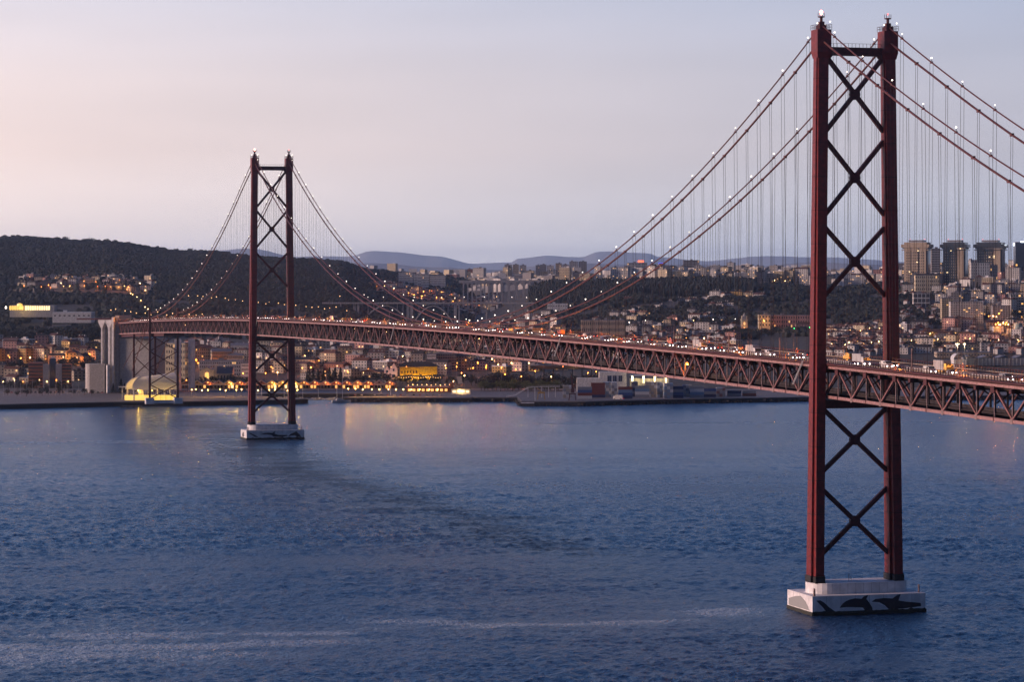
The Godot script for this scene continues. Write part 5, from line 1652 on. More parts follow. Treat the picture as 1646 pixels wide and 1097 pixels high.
	for c in [[620.0, 36.0], [697.0, 30.0]]:
		var x0: float = col(c[0], d) - col(690, d)
		for z in [-4.0, 4.0]:
			var ap := PackedVector3Array()
			for j in 15:
				var u := -1.0 + j / 7.0
				ap.append(Vector3(x0 + u * c[1], hh - 4.0 - 26.0 * u * u, z))
			m = MB.new()
			m.tube(ap, 1.0, 1.0, 6)
			part("arch_rib", m, M.concrete, t)
		for j in [-0.75, -0.5, 0.5, 0.75]:
			slab(t, "spandrel_post", Vector3(x0 + j * c[1], hh - (4.0 + 26.0 * j * j) * 0.5, 0), Vector3(0.8, 4.0 + 26.0 * j * j, 8.0), M.concrete)
	# old stone aqueduct
	d = 5020.0
	t = thing("aqueduct", "old stone aqueduct of tall pointed arches in the valley", "aqueduct", at(820, 0.0, d))
	hh = high(451.0, d)
	var xs := [745.0, 752.0, 759.0, 766.0, 773.0, 779.0, 785.5, 792.0, 799.0, 807.0, 818.0, 829.5, 842.0, 852.0, 861.0, 869.0, 877.0, 885.0, 893.0, 901.0]
	slab(t, "channel", Vector3(0, hh - 2.5, 0), Vector3(col(905, d) - col(740, d), 5.0, 5.0), M.concrete)
	for i in xs.size():
		var x: float = col(xs[i], d) - col(820, d)
		var wd: float = 4.6 if i in [10, 11, 12] else 2.6
		slab(t, "pier", Vector3(x, hh * 0.5 - 10.0, 0), Vector3(wd, hh + 14.0, 7.0), M.concrete)
		if i < xs.size() - 1:
			var x2: float = col(xs[i + 1], d) - col(820, d)
			var mid := (x + x2) * 0.5
			var half := (x2 - x) * 0.5
			m = MB.new()
			for e in [-1.0, 1.0]:
				m.prism(PackedVector2Array([Vector2(mid, hh - 4.9), Vector2(mid + e * half, hh - 4.9), Vector2(mid + e * half, hh - 4.9 - half * 1.7), Vector2(mid + e * half * 0.62, hh - 4.9 - half * 0.75), Vector2(mid, hh - 5.4)]), -2.4, 2.4, Transform3D())
			part("arch", m, M.concrete, t)
	# palace hill: lit tower, long pink palace, lit wall, church tower
	d = 3650.0
	block("lit_palace_tower", "amber-lit square block with three rows of windows, left end of the pink palace", "palace", 1218.5, 1238.0, 506.5, d, {"wall": "cream", "storeys": 3, "bays": 4, "dep": 14.0, "base": high(526, d), "h": 17.0, "lit": 0.0, "pane": "roof_dark"})
	t = block("pink_palace", "long pink palace with a flat roof, left of the near tower", "palace", 1238.5, 1300.0, 507.5, d + 6.0, {"wall": "pink", "storeys": 3, "bays": 16, "dep": 16.0, "base": high(528, d), "h": 16.5})
	flood(1228, 53.0, d - 14.0, Color(1.0, 0.66, 0.24), 330.0, "floodlight", "amber floodlight in front of the lit palace block")
	flood(1243, 50.0, d - 10.0, Color(1.0, 0.6, 0.3), 60.0, "street_light", "street light in front of the pink palace")
	block("pink_palace_wing", "lower pink wing with red tiled roofs, beside the near tower", "palace", 1278.0, 1330.0, 518.0, d - 40.0, {"wall": "pink", "storeys": 3, "bays": 12, "roof": "hip", "roof_h": 3.0, "roof_mat": "roof_tile", "dep": 12.0})
	t = thing("terrace_wall", "long lit retaining wall below the pink palace", "wall", at(1236, high(541, 3560.0), 3560.0))
	slab(t, "wall_face", Vector3(0, 3.2, -2.0), Vector3(106.0, 8.0, 3.0), M.beige)
	slab(t, "coping", Vector3(0, 7.4, -2.0), Vector3(106.6, 0.5, 3.6), M.cream)
	for q in [[1176, 120.0], [1196, 60.0], [1290, 50.0]]: flood(q[0], high(538.0, 3548.0), 3548.0, Color(1.0, 0.6, 0.2), q[1], "floodlight", "amber floodlight along the retaining wall below the palace, %s" % {1176: "leftmost", 1196: "middle", 1290: "rightmost"}[q[0]])
	d = 3600.0
	t = thing("church_tower", "pale baroque church tower with an amber-lit belfry, left of the palace", "church tower", at(1196, high(533, d), d))
	slab(t, "shaft", Vector3(0, 7.0, 0), Vector3(8.0, 16.0, 8.0), M.cream)
	slab(t, "cornice", Vector3(0, 15.2, 0), Vector3(9.0, 0.8, 9.0), M.cream)
	for x in [-3.0, 3.0]: slab(t, "corner_pier", Vector3(x, 17.6, 0), Vector3(1.2, 4.4, 6.0), M.cream)
	m = MB.new()
	var rr := []
	for q in [[15.4, 3.0], [18.0, 2.8], [20.0, 2.2], [21.5, 1.0], [24.6, 0.15]]:
		var ring := PackedVector3Array()
		for j in 8: ring.append(Vector3(cos(TAU * j / 8.0) * q[1], q[0], sin(TAU * j / 8.0) * q[1]))
		rr.append(ring)
	m.loft(rr)
	part("spire", m, M.pale_grey, t)
	for y in [4.0, 10.0]: slab(t, "opening", Vector3(0, y, 4.02), Vector3(2.0, 3.6, 0.2), M.lit_pane)
	flood(1192, high(528.0, d - 14.0), d - 14.0, Color(1.0, 0.6, 0.2), 160.0, "floodlight", "amber floodlight at the foot of the church tower")
	# long barracks above the middle of the bridge
	block("barracks", "very long beige building with rows of small windows behind the trees, mid bridge", "barracks", 934, 1004, 515.5, 3480.0, {"wall": "beige", "storeys": 4, "bays": 22, "dep": 14.0, "roof_mat": "roof_grey"})
	block("white_hall", "long white hall with a low roof left of the pine wood", "hall", 880, 912, 489, 4200.0, {"wall": "white", "storeys": 1, "bays": 8, "win_h": 0.2, "roof_mat": "roof_white", "dep": 18.0, "base": high(496, 4200.0), "h": 6.5})
	# three crowned towers on the skyline at the right
	d = 4400.0
	var crowned := func(px: float, w: float, row: float, dark: bool, label: String) -> void:
		var h := high(row, d) - 96.0
		var o := thing("crowned_tower", label, "tower block", at(px, 96.0, d), -0.35, "three crowned towers on the skyline")
		var main: Material = M.glass if dark else M.beige
		slab(o, "core", Vector3(0, h * 0.5 - 8.0, 0), Vector3(w * 0.86, h + 8.0, w * 0.7), M.grey)
		for x in [-0.32, -0.02, 0.3]: slab(o, "shaft", Vector3(x * w, h * 0.43, w * 0.36), Vector3(w * 0.26, h * 0.86, 4.0), main if x != 0.3 or not dark else M.beige)
		slab(o, "dark_side", Vector3(w * 0.45, h * 0.44, 0), Vector3(3.0, h * 0.88, w * 0.6), M.blue_glass)
		for q in [[0.80, 1.1, 1.2, main], [0.84, 1.02, 2.2, M.grey], [0.89, 1.14, 5.0, main], [0.95, 0.94, 3.0, main], [1.0, 0.6, 3.0, M.steel_grey]]:
			slab(o, "crown_band", Vector3(0, h * q[0], 0), Vector3(w * q[1], q[2], w * q[1] * 0.8), q[3])
		var wn := MB.new()
		for i in 12:
			for j in 9: wn.box(Vector3((j - 4) * w * 0.085, h * (0.06 + i * 0.062), w * 0.36 + 2.0), Vector3(w * 0.035, h * 0.03, 0.2))
		part("window", wn, M.glass if not dark else M.beige, o, Transform3D(), "stuff")
		for i in 3: slab(o, "lit_window", Vector3((rng.randf() - 0.5) * w * 0.6, h * rng.randf_range(0.3, 0.85), w * 0.36 + 2.2), Vector3(2.4, 1.4, 0.3), M.bright_pane)
		beam(o, "antenna", Vector3(w * 0.1, h, 0), Vector3(w * 0.1, h + 12.0, 0), 0.4, 0.4, M.post)
		for e in [-1.0, 1.0]: part("warning_lamp", GLOBE, M.red_lamp, o, Transform3D(Basis.from_scale(Vector3.ONE * 0.4), Vector3(e * w * 0.3, h + 3.0, 0)))
	crowned.call(1474.0, 39.0, 388.0, false, "beige crowned tower, left of three on the skyline right of the near tower")
	crowned.call(1535.0, 37.0, 388.0, true, "dark glass crowned tower, middle of three on the skyline")
	crowned.call(1592.0, 42.0, 388.0, true, "dark and beige crowned tower, right of three on the skyline")
	block("apartment_tower", "pale ribbed tower between the left and middle crowned towers", "tower block", 1495.5, 1510.0, 400, 4480.0, {"wall": "pale_grey", "storeys": 14, "bays": 6, "win_w": 0.7, "lit": 0.02, "dep": 14.0})
	block("apartment_block", "broad white ribbed block below the right crowned tower", "apartment block", 1559, 1588, 423, 4250.0, {"wall": "white", "storeys": 8, "bays": 8, "win_w": 0.3, "win_h": 0.8, "lit": 0.02, "dep": 14.0})
	block("apartment_block", "narrow white ribbed block right of the broad one, below the crowned towers", "apartment block", 1590, 1602, 427, 4260.0, {"wall": "pale_grey", "storeys": 8, "bays": 4, "win_w": 0.3, "win_h": 0.8, "dep": 12.0})
	t = block("blue_office", "dark blue glass tower with a white lit strip on its roof, at the right edge", "office", 1630, 1662, 390, 4420.0, {"wall": "blue_glass", "storeys": 10, "bays": 10, "win_w": 0.8, "lit": 0.02, "dep": 20.0, "pane": "blue_glass"})
	slab(t, "lit_sign", Vector3(2.0, high(389.0, 4420.0) - t.position.y, 10.6), Vector3(20.0, 1.9, 0.4), M.white_sign)
	slab(t, "lit_sign", Vector3(-18.2, high(393.0, 4420.0) - t.position.y, 8.0), Vector3(2.0, 4.5, 0.4), M.white_sign)
	block("apartment_block", "cream apartment row of five storeys below the left crowned tower", "apartment block", 1470, 1508, 440, 4120.0, {"wall": "cream", "storeys": 5, "bays": 12, "lit": 0.03, "dep": 14.0, "roof": "gable_x", "roof_mat": "roof_dark"})
	t = block("frame_house", "modern white house of open frames among dark trees, right of the near tower", "house", 1467, 1493, 472, 3800.0, {"wall": "white", "storeys": 3, "bays": 4, "win_w": 0.85, "win_h": 0.75, "lit": 0.0, "dep": 12.0})
	for q in [["big white apartment block with a grid of deep balconies, right of the near tower", 1526, 1578, 486, 3500.0, "white", 12, 13], ["pale apartment block stepped beside the big balcony block", 1512, 1530, 480, 3530.0, "cream", 12, 5], ["white apartment block with bands of balconies near the right edge", 1593, 1622, 492, 3480.0, "pale_grey", 10, 7], ["grey banded apartment block at the right edge, above the others", 1622, 1660, 474, 3600.0, "pale_grey", 9, 9]]:
		block("apartment_block", q[0], "apartment block", q[1], q[2], q[3], q[4], {"wall": q[5], "storeys": q[6], "bays": q[7], "win_w": 0.72, "win_h": 0.62, "balcony": true, "lit": 0.03, "dep": 14.0})
	t = thing("storage_tank", "round pale green tank right of the amber street lights", "tank", on(1636, 3320.0))
	m = MB.new()
	m.tube(PackedVector3Array([Vector3(0, -4, 0), Vector3(0, 14.0, 0)]), 5.0, 5.0, 20)
	part("shell", m, mat("tank_green", lin(0.30, 0.36, 0.33), 0.6), t)
	m = MB.new()
	m.tube(PackedVector3Array([Vector3(0, 13.8, 0), Vector3(0, 14.4, 0)]), 5.2, 5.2, 20)
	part("rim", m, M.pale_grey, t)
	block("yellow_house", "yellow lit terrace of houses right of the near tower", "house", 1482, 1523, 530, 3290.0, {"wall": "ochre", "storeys": 3, "bays": 12, "roof": "hip", "roof_mat": "roof_tile", "dep": 12.0, "lit": 0.1})
	block("lit_office", "long three-floor building with amber-lit galleries below the balcony block", "office", 1525, 1577, 534, 3270.0, {"wall": "ochre", "storeys": 3, "bays": 14, "lit": 0.15, "dep": 12.0})
	flood(1532, high(540.0, 3250.0), 3250.0, Color(1.0, 0.7, 0.3), 120.0, "floodlight", "lamp in front of the long amber-lit building")
	flood(1495, high(536.0, 3270.0), 3270.0, Color(1.0, 0.75, 0.3), 100.0, "floodlight", "lamp in front of the yellow terrace")
	flood(1520, high(538.0, 3268.0), 3268.0, Color(1.0, 0.75, 0.3), 90.0, "floodlight", "lamp between the yellow terrace and the long amber-lit building")
	block("pink_house", "pink house among trees right of the near tower", "house", 1471, 1486, 521, 3360.0, {"wall": "pink", "storeys": 3, "bays": 5, "roof": "hip", "roof_mat": "roof_tile", "dep": 11.0})
	block("amber_house", "wide house lit orange by the street, at the right edge", "house", 1628, 1662, 536, 3240.0, {"wall": "beige", "storeys": 4, "bays": 9, "roof": "hip", "roof_mat": "roof_tile", "dep": 12.0})
	flood(1625, high(550.0, 3225.0), 3225.0, Color(1.0, 0.5, 0.12), 240.0, "floodlight", "amber lamp in front of the house at the right edge")
	block("depot", "long low beige depot behind the traffic right of the near tower", "depot", 1503, 1592, 567, 3010.0, {"wall": "beige", "storeys": 1, "bays": 18, "win_h": 0.3, "dep": 20.0})
	t = thing("arena_roof", "white vaulted roof under two bright floodlights, right of the near tower", "hall", on(1543, 2900.0))
	m = MB.new()
	var pv := []
	for j in 11:
		var a := PI * j / 10.0
		var ln := [Vector3(cos(a) * 6.8, 8.0 + 6.2 * sin(a), 0), Vector3(cos(a) * 6.8, 8.0 + 6.2 * sin(a), -22)]
		if j: m.face(pv[0], ln[0], ln[1], pv[1], Vector3(0, 1, 0))
		pv = ln
	part("vault", m, M.roof_white, t)
	slab(t, "wall", Vector3(0, 3.6, -11), Vector3(13.2, 9.0, 21.0), M.white)
	for x in [-3.4, 3.8]:
		beam(t, "light_mast", Vector3(x, 0, 3), Vector3(x, 24.0, 3), 0.5, 0.5, M.post)
		slab(t, "floodlight", Vector3(x, 24.2, 3), Vector3(4.2 if x < 0 else 2.8, 1.2, 0.8), M.bright_pane)
		omni(t, Vector3(x, 23.0, 4.5), Color(1.0, 0.85, 0.65), 100.0, 0.4)
	t = thing("wave_roof_hall", "long hall with a wavy blue grey roof at the right edge", "hall", on(1606, 2920.0))
	m = MB.new()
	pv = []
	for j in 41:
		var x := -36.0 + j * 1.8
		var ln := [Vector3(x, 9.0 + 1.3 * sin(j * 0.62), 1), Vector3(x, 9.0 + 1.3 * sin(j * 0.62), -26)]
		if j: m.face(pv[0], ln[0], ln[1], pv[1], Vector3(0, 1, 0))
		pv = ln
	part("roof", m, M.roof_grey, t)
	slab(t, "wall", Vector3(0, 3.2, -13), Vector3(72.0, 9.0, 25.0), M.pale_grey)
	for i in 18: slab(t, "column", Vector3(-34.0 + i * 4.0, 3.8, 0.6), Vector3(0.6, 8.0, 0.6), M.white)
	# far landmarks
	t = block("curved_block", "curved white apartment block with a bright end, above the pine wood", "apartment block", 1146, 1172, 428, 5900.0, {"wall": "white", "storeys": 9, "bays": 10, "balcony": true, "lit": 0.08, "dep": 18.0})
	t = thing("white_spire", "slender white lit spire seen through the near tower", "church", on(1397, 5200.0))
	m = MB.new()
	m.tube(PackedVector3Array([Vector3(0, 0, 0), Vector3(0, 14, 0), Vector3(0.4, 30, 0)]), 2.2, 0.15, 8)
	part("spire", m, M.white, t)
	slab(t, "church_wall", Vector3(0, 3.0, -4), Vector3(10.0, 8.0, 12.0), M.white)
	omni(t, Vector3(0, 8.0, 8.0), Color(0.95, 0.95, 1.0), 90.0, 0.4)
	t = block("hotel", "pale hotel slab with an orange lit sign on its roof, on the far skyline", "hotel", 1008, 1040, 423, 6300.0, {"wall": "pale_grey", "storeys": 7, "bays": 14, "lit": 0.05, "dep": 18.0})
	slab(t, "lit_sign", Vector3(8.0, high(420.5, 6300.0) - t.position.y, 9.0), Vector3(13.0, 4.2, 0.8), M.orange_sign)
	t = block("blue_sign_block", "low far block with a blue lit sign, right of the hotel with the orange sign", "office", 1054, 1074, 427, 6300.0, {"wall": "beige", "storeys": 5, "bays": 8, "dep": 16.0})
	slab(t, "lit_sign", Vector3(-3.0, high(424.0, 6300.0) - t.position.y, 8.4), Vector3(10.0, 3.2, 0.6), M.blue_sign)
	t = block("striped_tower", "dark far tower with one white lit vertical stripe", "tower block", 1098, 1123, 419, 6300.0, {"wall": "grey", "storeys": 8, "bays": 10, "dep": 16.0})
	slab(t, "lit_sign", Vector3(11.0, 18.0, 8.3), Vector3(2.0, 16.0, 0.5), M.white_sign)
	for q in [[811, 823, 426, "pale_grey"], [824, 834, 426, "beige"], [835, 846, 427, "pale_grey"], [861, 868, 427, "grey"], [868, 878, 426, "grey"], [879, 890, 428, "white"], [893, 903, 424, "beige"], [904, 914, 426, "pale_grey"], [915, 929, 421, "pale_grey"], [930, 943, 421, "grey"], [751, 763, 433, "brick"], [795, 815, 437, "white"], [866, 880, 437, "cream"], [881, 900, 434, "pale_grey"]]:
		block("tower_block", "%s tower block on the far skyline, above the aqueduct, %s from left" % [q[3].replace("_", " "), nth(1 + [751, 795, 811, 824, 835, 861, 866, 868, 879, 881, 893, 904, 915, 930].find(q[0]))], "tower block", q[0], q[1], q[2], 6900.0, {"wall": q[3], "storeys": 10, "bays": 5, "lit": 0.03, "dep": 16.0, "group": "far tower blocks above the aqueduct"})
	for q in [[641, 664, 438.5, "left part of the long white apartment row on the wooded far slope"], [665, 690, 441.0, "middle part of the long white apartment row on the wooded far slope"], [691, 716, 443.5, "right part of the long white apartment row on the wooded far slope"], [672, 677, 440, "narrow white tower in front of the long white apartment row"]]:
		block("apartment_block", q[3], "apartment block", q[0], q[1], q[2], 5560.0 if q[1] - q[0] > 10 else 5440.0, {"wall": "white", "storeys": 6, "bays": maxi(3, int((q[1] - q[0]) * 0.5)), "lit": 0.04, "dep": 14.0})

# ---------------------------------------------------------------- the other houses, row by row
func row(where: String, px0: float, px1: float, d: float, kind: String, tones: Array, o := {}) -> void:
	var px := px0 + rng.randf() * 4.0
	var k := 0
	while px < px1:
		var w: float = rng.randf_range(9.0, 19.0) * o.get("size", 1.0)
		var dd := d + rng.randf_range(-22.0, 22.0)
		var wp: float = w * F / dd
		k += 1
		if rng.randf() < o.get("gap", 0.12):
			px += wp * 0.8
			k -= 1
			continue
		var tone: String = tones[rng.randi() % tones.size()]
		var st := rng.randi_range(o.get("lo", 2), o.get("hi", 4))
		var tiled: bool = rng.randf() < o.get("tiled", 0.7)
		var roof: String = ["gable", "gable_x", "hip", "gable_x"][rng.randi() % 4] if tiled else "flat"
		var rm: String = ["roof_tile", "roof_tile", "roof_dark"][rng.randi() % 3] if tiled else ["roof_grey", "roof_white", "roof_dark"][rng.randi() % 3]
		var lbl := "%s %s %s, %s from left %s" % [tone.replace("_", " "), "tiled" if tiled else "flat-roofed", kind, nth(k), where]
		building({"called": kind.replace(" ", "_"), "label": lbl, "category": kind, "group": "%ss %s" % [kind, where], "px": px + wp * 0.5, "d": dd, "w": w, "dep": rng.randf_range(9.0, 15.0), "h": st * 3.1, "wall": tone, "storeys": st, "roof": roof, "roof_mat": rm, "roof_h": rng.randf_range(1.8, 3.4), "lit": o.get("lit", 0.07), "yaw": rng.randf_range(-0.95, 0.1), "balcony": not tiled and st > 4 and rng.randf() < 0.5})
		px += wp * rng.randf_range(0.98, 1.25)

func houses() -> void:
	var old := ["cream", "white", "beige", "pink", "ochre", "pale_grey"]
	var mixed := ["white", "white", "cream", "pale_grey", "pale_grey", "beige", "grey", "pink"]
	var dull := ["grey", "pale_grey", "beige", "grey", "brick"]
	row("in the front row of old houses, far left", -20, 152, 3040.0, "house", ["cream", "beige", "ochre"], {"lo": 3, "hi": 5, "tiled": 1.0, "gap": 0.04})
	row("in the second row of old houses, far left", -20, 155, 3130.0, "house", ["cream", "beige"], {"lo": 3, "hi": 4, "tiled": 0.95})
	row("in the third row of old houses, far left", -20, 158, 3230.0, "house", old, {"lo": 3, "hi": 4, "tiled": 0.85})
	row("in the fourth row of old houses, far left", -20, 158, 3330.0, "house", mixed, {"lo": 2, "hi": 4})
	row("behind the riverside trees, far left", -20, 46, 2700.0, "house", dull, {"lo": 2, "hi": 3, "tiled": 0.3})
	row("left of the brick office", -20, 44, 2800.0, "house", dull, {"lo": 3, "hi": 4})
	row("between the brick office and the anchorage", 112, 150, 2780.0, "house", dull, {"lo": 2, "hi": 3})
	row("on the lower terrace of the left hillside", 128, 236, 4410.0, "house", old, {"lo": 2, "hi": 3, "tiled": 0.8, "size": 0.9})
	row("on the middle terrace of the left hillside", 26, 240, 4490.0, "house", mixed, {"lo": 2, "hi": 3, "tiled": 0.75, "size": 0.9})
	row("on the upper terrace of the left hillside", 30, 236, 4590.0, "house", mixed, {"lo": 2, "hi": 3, "tiled": 0.6, "size": 0.9})
	row("behind the dock sheds, left half", 478, 640, 2810.0, "warehouse", dull, {"lo": 2, "hi": 4, "size": 1.7})
	row("in the second row behind the dock sheds", 400, 690, 2900.0, "house", dull + ["cream"], {"lo": 3, "hi": 4, "size": 1.6})
	row("in the third row behind the dock sheds", 400, 800, 3010.0, "house", mixed, {"lo": 3, "hi": 5, "size": 1.3})
	row("in the fourth row behind the dock sheds", 300, 830, 3130.0, "house", mixed, {"lo": 3, "hi": 5, "size": 1.2})
	row("in the fifth row behind the dock sheds", 300, 850, 3270.0, "house", mixed, {"lo": 3, "hi": 5})
	row("behind the lit trees, mid bridge", 770, 900, 2960.0, "house", old, {"lo": 2, "hi": 4, "gap": 0.3})
	row("in the valley, front row", 700, 900, 3560.0, "house", ["cream", "beige", "white"], {"lo": 3, "hi": 5, "tiled": 0.7, "lit": 0.12})
	row("in the valley, second row", 715, 900, 3760.0, "house", ["cream", "beige", "ochre"], {"lo": 3, "hi": 5, "lit": 0.12})
	row("in the valley, third row", 720, 890, 3960.0, "house", mixed, {"lo": 3, "hi": 5, "lit": 0.1})
	row("in the valley, back row by the viaduct", 725, 880, 4180.0, "house", mixed, {"lo": 3, "hi": 4})
	row("on the far slope left of the aqueduct, front", 640, 800, 4900.0, "house", mixed, {"lo": 2, "hi": 4, "size": 1.1})
	row("on the far slope left of the aqueduct, middle", 620, 790, 5130.0, "house", mixed, {"lo": 3, "hi": 5, "size": 1.2, "lit": 0.12})
	row("on the far slope left of the aqueduct, back", 590, 770, 5330.0, "house", mixed, {"lo": 3, "hi": 5, "size": 1.2, "lit": 0.14})
	row("behind the traffic right of mid bridge, front", 895, 1180, 3240.0, "house", old, {"lo": 2, "hi": 4, "gap": 0.3})
	row("behind the traffic right of mid bridge, back", 1005, 1170, 3420.0, "house", old, {"lo": 2, "hi": 4, "gap": 0.35})
	row("on the lower slope under the pine wood, front", 1005, 1165, 3600.0, "house", mixed, {"lo": 2, "hi": 4, "gap": 0.2})
	row("on the lower slope under the pine wood, middle", 930, 1165, 3860.0, "house", mixed, {"lo": 2, "hi": 3, "gap": 0.35})
	row("on the lower slope under the pine wood, back", 930, 1190, 3990.0, "house", mixed, {"lo": 2, "hi": 3, "gap": 0.45})
	row("below the pine wood", 930, 1130, 3740.0, "house", mixed, {"lo": 2, "hi": 3, "gap": 0.4, "size": 0.9})
	row("on the terraces in the dark wood", 960, 1190, 4120.0, "chapel", ["white", "pale_grey"], {"lo": 1, "hi": 1, "gap": 0.35, "size": 0.7, "lit": 0.0})
	row("on the upper terraces in the dark wood", 1000, 1180, 4260.0, "chapel", ["white", "pale_grey"], {"lo": 1, "hi": 1, "gap": 0.35, "size": 0.7, "lit": 0.0})
	row("among trees above the palace", 1140, 1240, 4240.0, "house", old, {"lo": 3, "hi": 4, "gap": 0.2})
	row("on the ridge above the palace, front", 1140, 1312, 4880.0, "apartment block", ["white", "cream", "pale_grey", "white"], {"lo": 6, "hi": 9, "tiled": 0.1, "size": 1.2, "gap": 0.04})
	row("on the ridge above the palace, middle", 1040, 1312, 5150.0, "apartment block", ["white", "cream", "pale_grey", "white"], {"lo": 7, "hi": 11, "gap": 0.06, "tiled": 0.1, "size": 1.2})
	row("on the ridge above the palace, back", 900, 1312, 5500.0, "apartment block", ["white", "pale_grey", "cream", "white"], {"lo": 7, "hi": 12, "gap": 0.06, "tiled": 0.1, "size": 1.3})
	row("seen through the near tower, lowest", 1325, 1432, 3060.0, "house", mixed, {"lo": 2, "hi": 3})
	row("seen through the near tower, second", 1325, 1432, 3180.0, "house", old, {"lo": 3, "hi": 4, "tiled": 0.9})
	row("seen through the near tower, third", 1325, 1432, 3300.0, "house", old, {"lo": 2, "hi": 4, "tiled": 0.9})
	row("seen through the near tower, fourth", 1325, 1432, 3430.0, "house", ["pink", "cream", "white"], {"lo": 2, "hi": 4, "tiled": 0.9})
	row("seen through the near tower, below the skyline", 1318, 1440, 4900.0, "apartment block", ["cream", "white", "pale_grey"], {"lo": 4, "hi": 6, "tiled": 0.5, "size": 1.5})
	row("seen through the near tower, on the skyline", 1318, 1440, 5400.0, "apartment block", mixed, {"lo": 4, "hi": 7, "tiled": 0.2, "size": 1.5})
	var rs := [[3080.0, 2, 3, 0.7], [3170.0, 2, 4, 0.8], [3250.0, 2, 4, 0.9], [3380.0, 3, 5, 0.7], [3600.0, 4, 8, 0.3], [3760.0, 3, 7, 0.4], [3900.0, 4, 8, 0.3], [4060.0, 3, 7, 0.5], [4200.0, 4, 8, 0.2], [4380.0, 4, 8, 0.2], [4640.0, 5, 9, 0.1], [4900.0, 5, 9, 0.1]]
	for i in rs.size():
		var r: Array = rs[i]
		var edge := 1445.0 if i < 4 else (1500.0 if i < 8 else 1450.0)
		row("in the %s row up the right hillside" % nth(i + 1), edge, 1668, r[0], "apartment block" if r[3] < 0.6 else "house", mixed, {"lo": r[1], "hi": r[2], "tiled": r[3], "size": 1.15, "lit": 0.05})
	row("on the far skyline, front", 720, 1320, 6700.0, "apartment block", ["white", "pale_grey", "cream", "white"], {"lo": 5, "hi": 11, "tiled": 0.0, "size": 1.7, "gap": 0.12})
	row("on the far skyline behind the left ridge", 690, 900, 6300.0, "apartment block", ["white", "pale_grey", "cream", "pink"], {"lo": 3, "hi": 6, "tiled": 0.1, "size": 1.6})
	far_city()

func far_city() -> void:
	# the sea of roofs beyond what can be told apart
	var r := RandomNumberGenerator.new()
	r.seed = 9
	var sets := {"white": [], "pale_grey": [], "cream": [], "grey": []}
	var names := ["white", "white", "pale_grey", "cream", "grey"]
	for i in 4200:
		var px := r.randf_range(600.0, 1680.0)
		var d := r.randf_range(5600.0, 9200.0)
		if px < 760.0 and d < 6300.0: continue
		if px > 1440 and d < 5000.0: continue
		var w := r.randf_range(9.0, 26.0)
		var h := r.randf_range(6.0, 16.0) * (1.9 if r.randf() < 0.07 else 1.0)
		var x := col(px, d)
		var t := Transform3D(Basis.from_scale(Vector3(w, h + 6.0, r.randf_range(9, 16))).rotated(Vector3.UP, r.randf_range(-1.0, 0.1)), Vector3(x, ground(x, d) + h * 0.5 - 3.0, -d))
		sets[names[r.randi() % 5]].append(t)
	var b := MB.new()
	b.box(Vector3.ZERO, Vector3.ONE)
	var me := b.mesh()
	for k in sets: scatter("distant_houses", "distant %s houses merging on the far plateau" % k.replace("_", " "), me, M[k], sets[k])
	# scattered small roofs between the rows on the slopes that are built over
	var roofs := []
	var walls := []
	for i in 1500:
		var zone: Array = [[300, 860, 3000, 3500], [690, 880, 3500, 4300], [1440, 1670, 3050, 5000], [1325, 1440, 3050, 3560], [890, 1180, 3150, 3700], [600, 800, 4850, 5500]][r.randi() % 6]
		var px := r.randf_range(zone[0], zone[1])
		var d := r.randf_range(zone[2], zone[3])
		var w := r.randf_range(5.0, 10.0)
		var h := r.randf_range(4.0, 8.0)
		var x := col(px, d)
		var turn := Basis().rotated(Vector3.UP, r.randf_range(-0.8, 0.8))
		walls.append(Transform3D(turn * Basis.from_scale(Vector3(w, h + 5.0, w)), Vector3(x, ground(x, d) + h * 0.5 - 2.5, -d)))
		roofs.append(Transform3D(turn * Basis.from_scale(Vector3(w, 2.2, w)), Vector3(x, ground(x, d) + h, -d)))
	scatter("small_outbuildings", "small pale outbuildings crowded between the houses", me, M.pale_grey, walls)
	var g := MB.new()
	g.gable(Vector3.ZERO, 1.0, 1.0, 1.0, 0.04)
	scatter("small_roofs", "small tiled roofs crowded between the houses", g.mesh(), M.roof_tile, roofs)

# ---------------------------------------------------------------- trees that can be told apart
func leaf_crown(seed_: int, conifer: bool) -> ArrayMesh:
	# many leaf clumps spread through a crown 1 m high and about 1 m across
	var r := RandomNumberGenerator.new()
	r.seed = seed_
	var b := MB.new()
	var lobes := []
	for i in 7: lobes.append([Vector3(r.randf_range(-0.3, 0.3), r.randf_range(0.3, 0.78), r.randf_range(-0.3, 0.3)), r.randf_range(0.16, 0.3)])
	for i in 420:
		var p: Vector3
		if conifer:
			var y := pow(r.randf(), 0.8)
			var a := r.randf() * TAU
			var tier := 0.75 + 0.25 * sin(y * 38.0)
			var rad := (0.30 * (1.0 - y) + 0.02) * tier * sqrt(r.randf_range(0.25, 1.0))
			p = Vector3(cos(a) * rad, y, sin(a) * rad)
		else:
			var lb: Array = lobes[r.randi() % lobes.size()]
			var u := Vector3(r.randfn(), r.randfn(), r.randfn()).normalized()
			p = lb[0] + u * lb[1] * pow(r.randf(), 0.25)
		var s := r.randf_range(0.03, 0.07)
		var k := Basis.from_euler(Vector3(r.randf() * TAU, r.randf() * TAU, r.randf() * TAU))
		b.quad(p - k.x * s, p - k.y * s * 0.8, p + k.x * s, p + k.y * s * 0.8)
	return b.mesh()

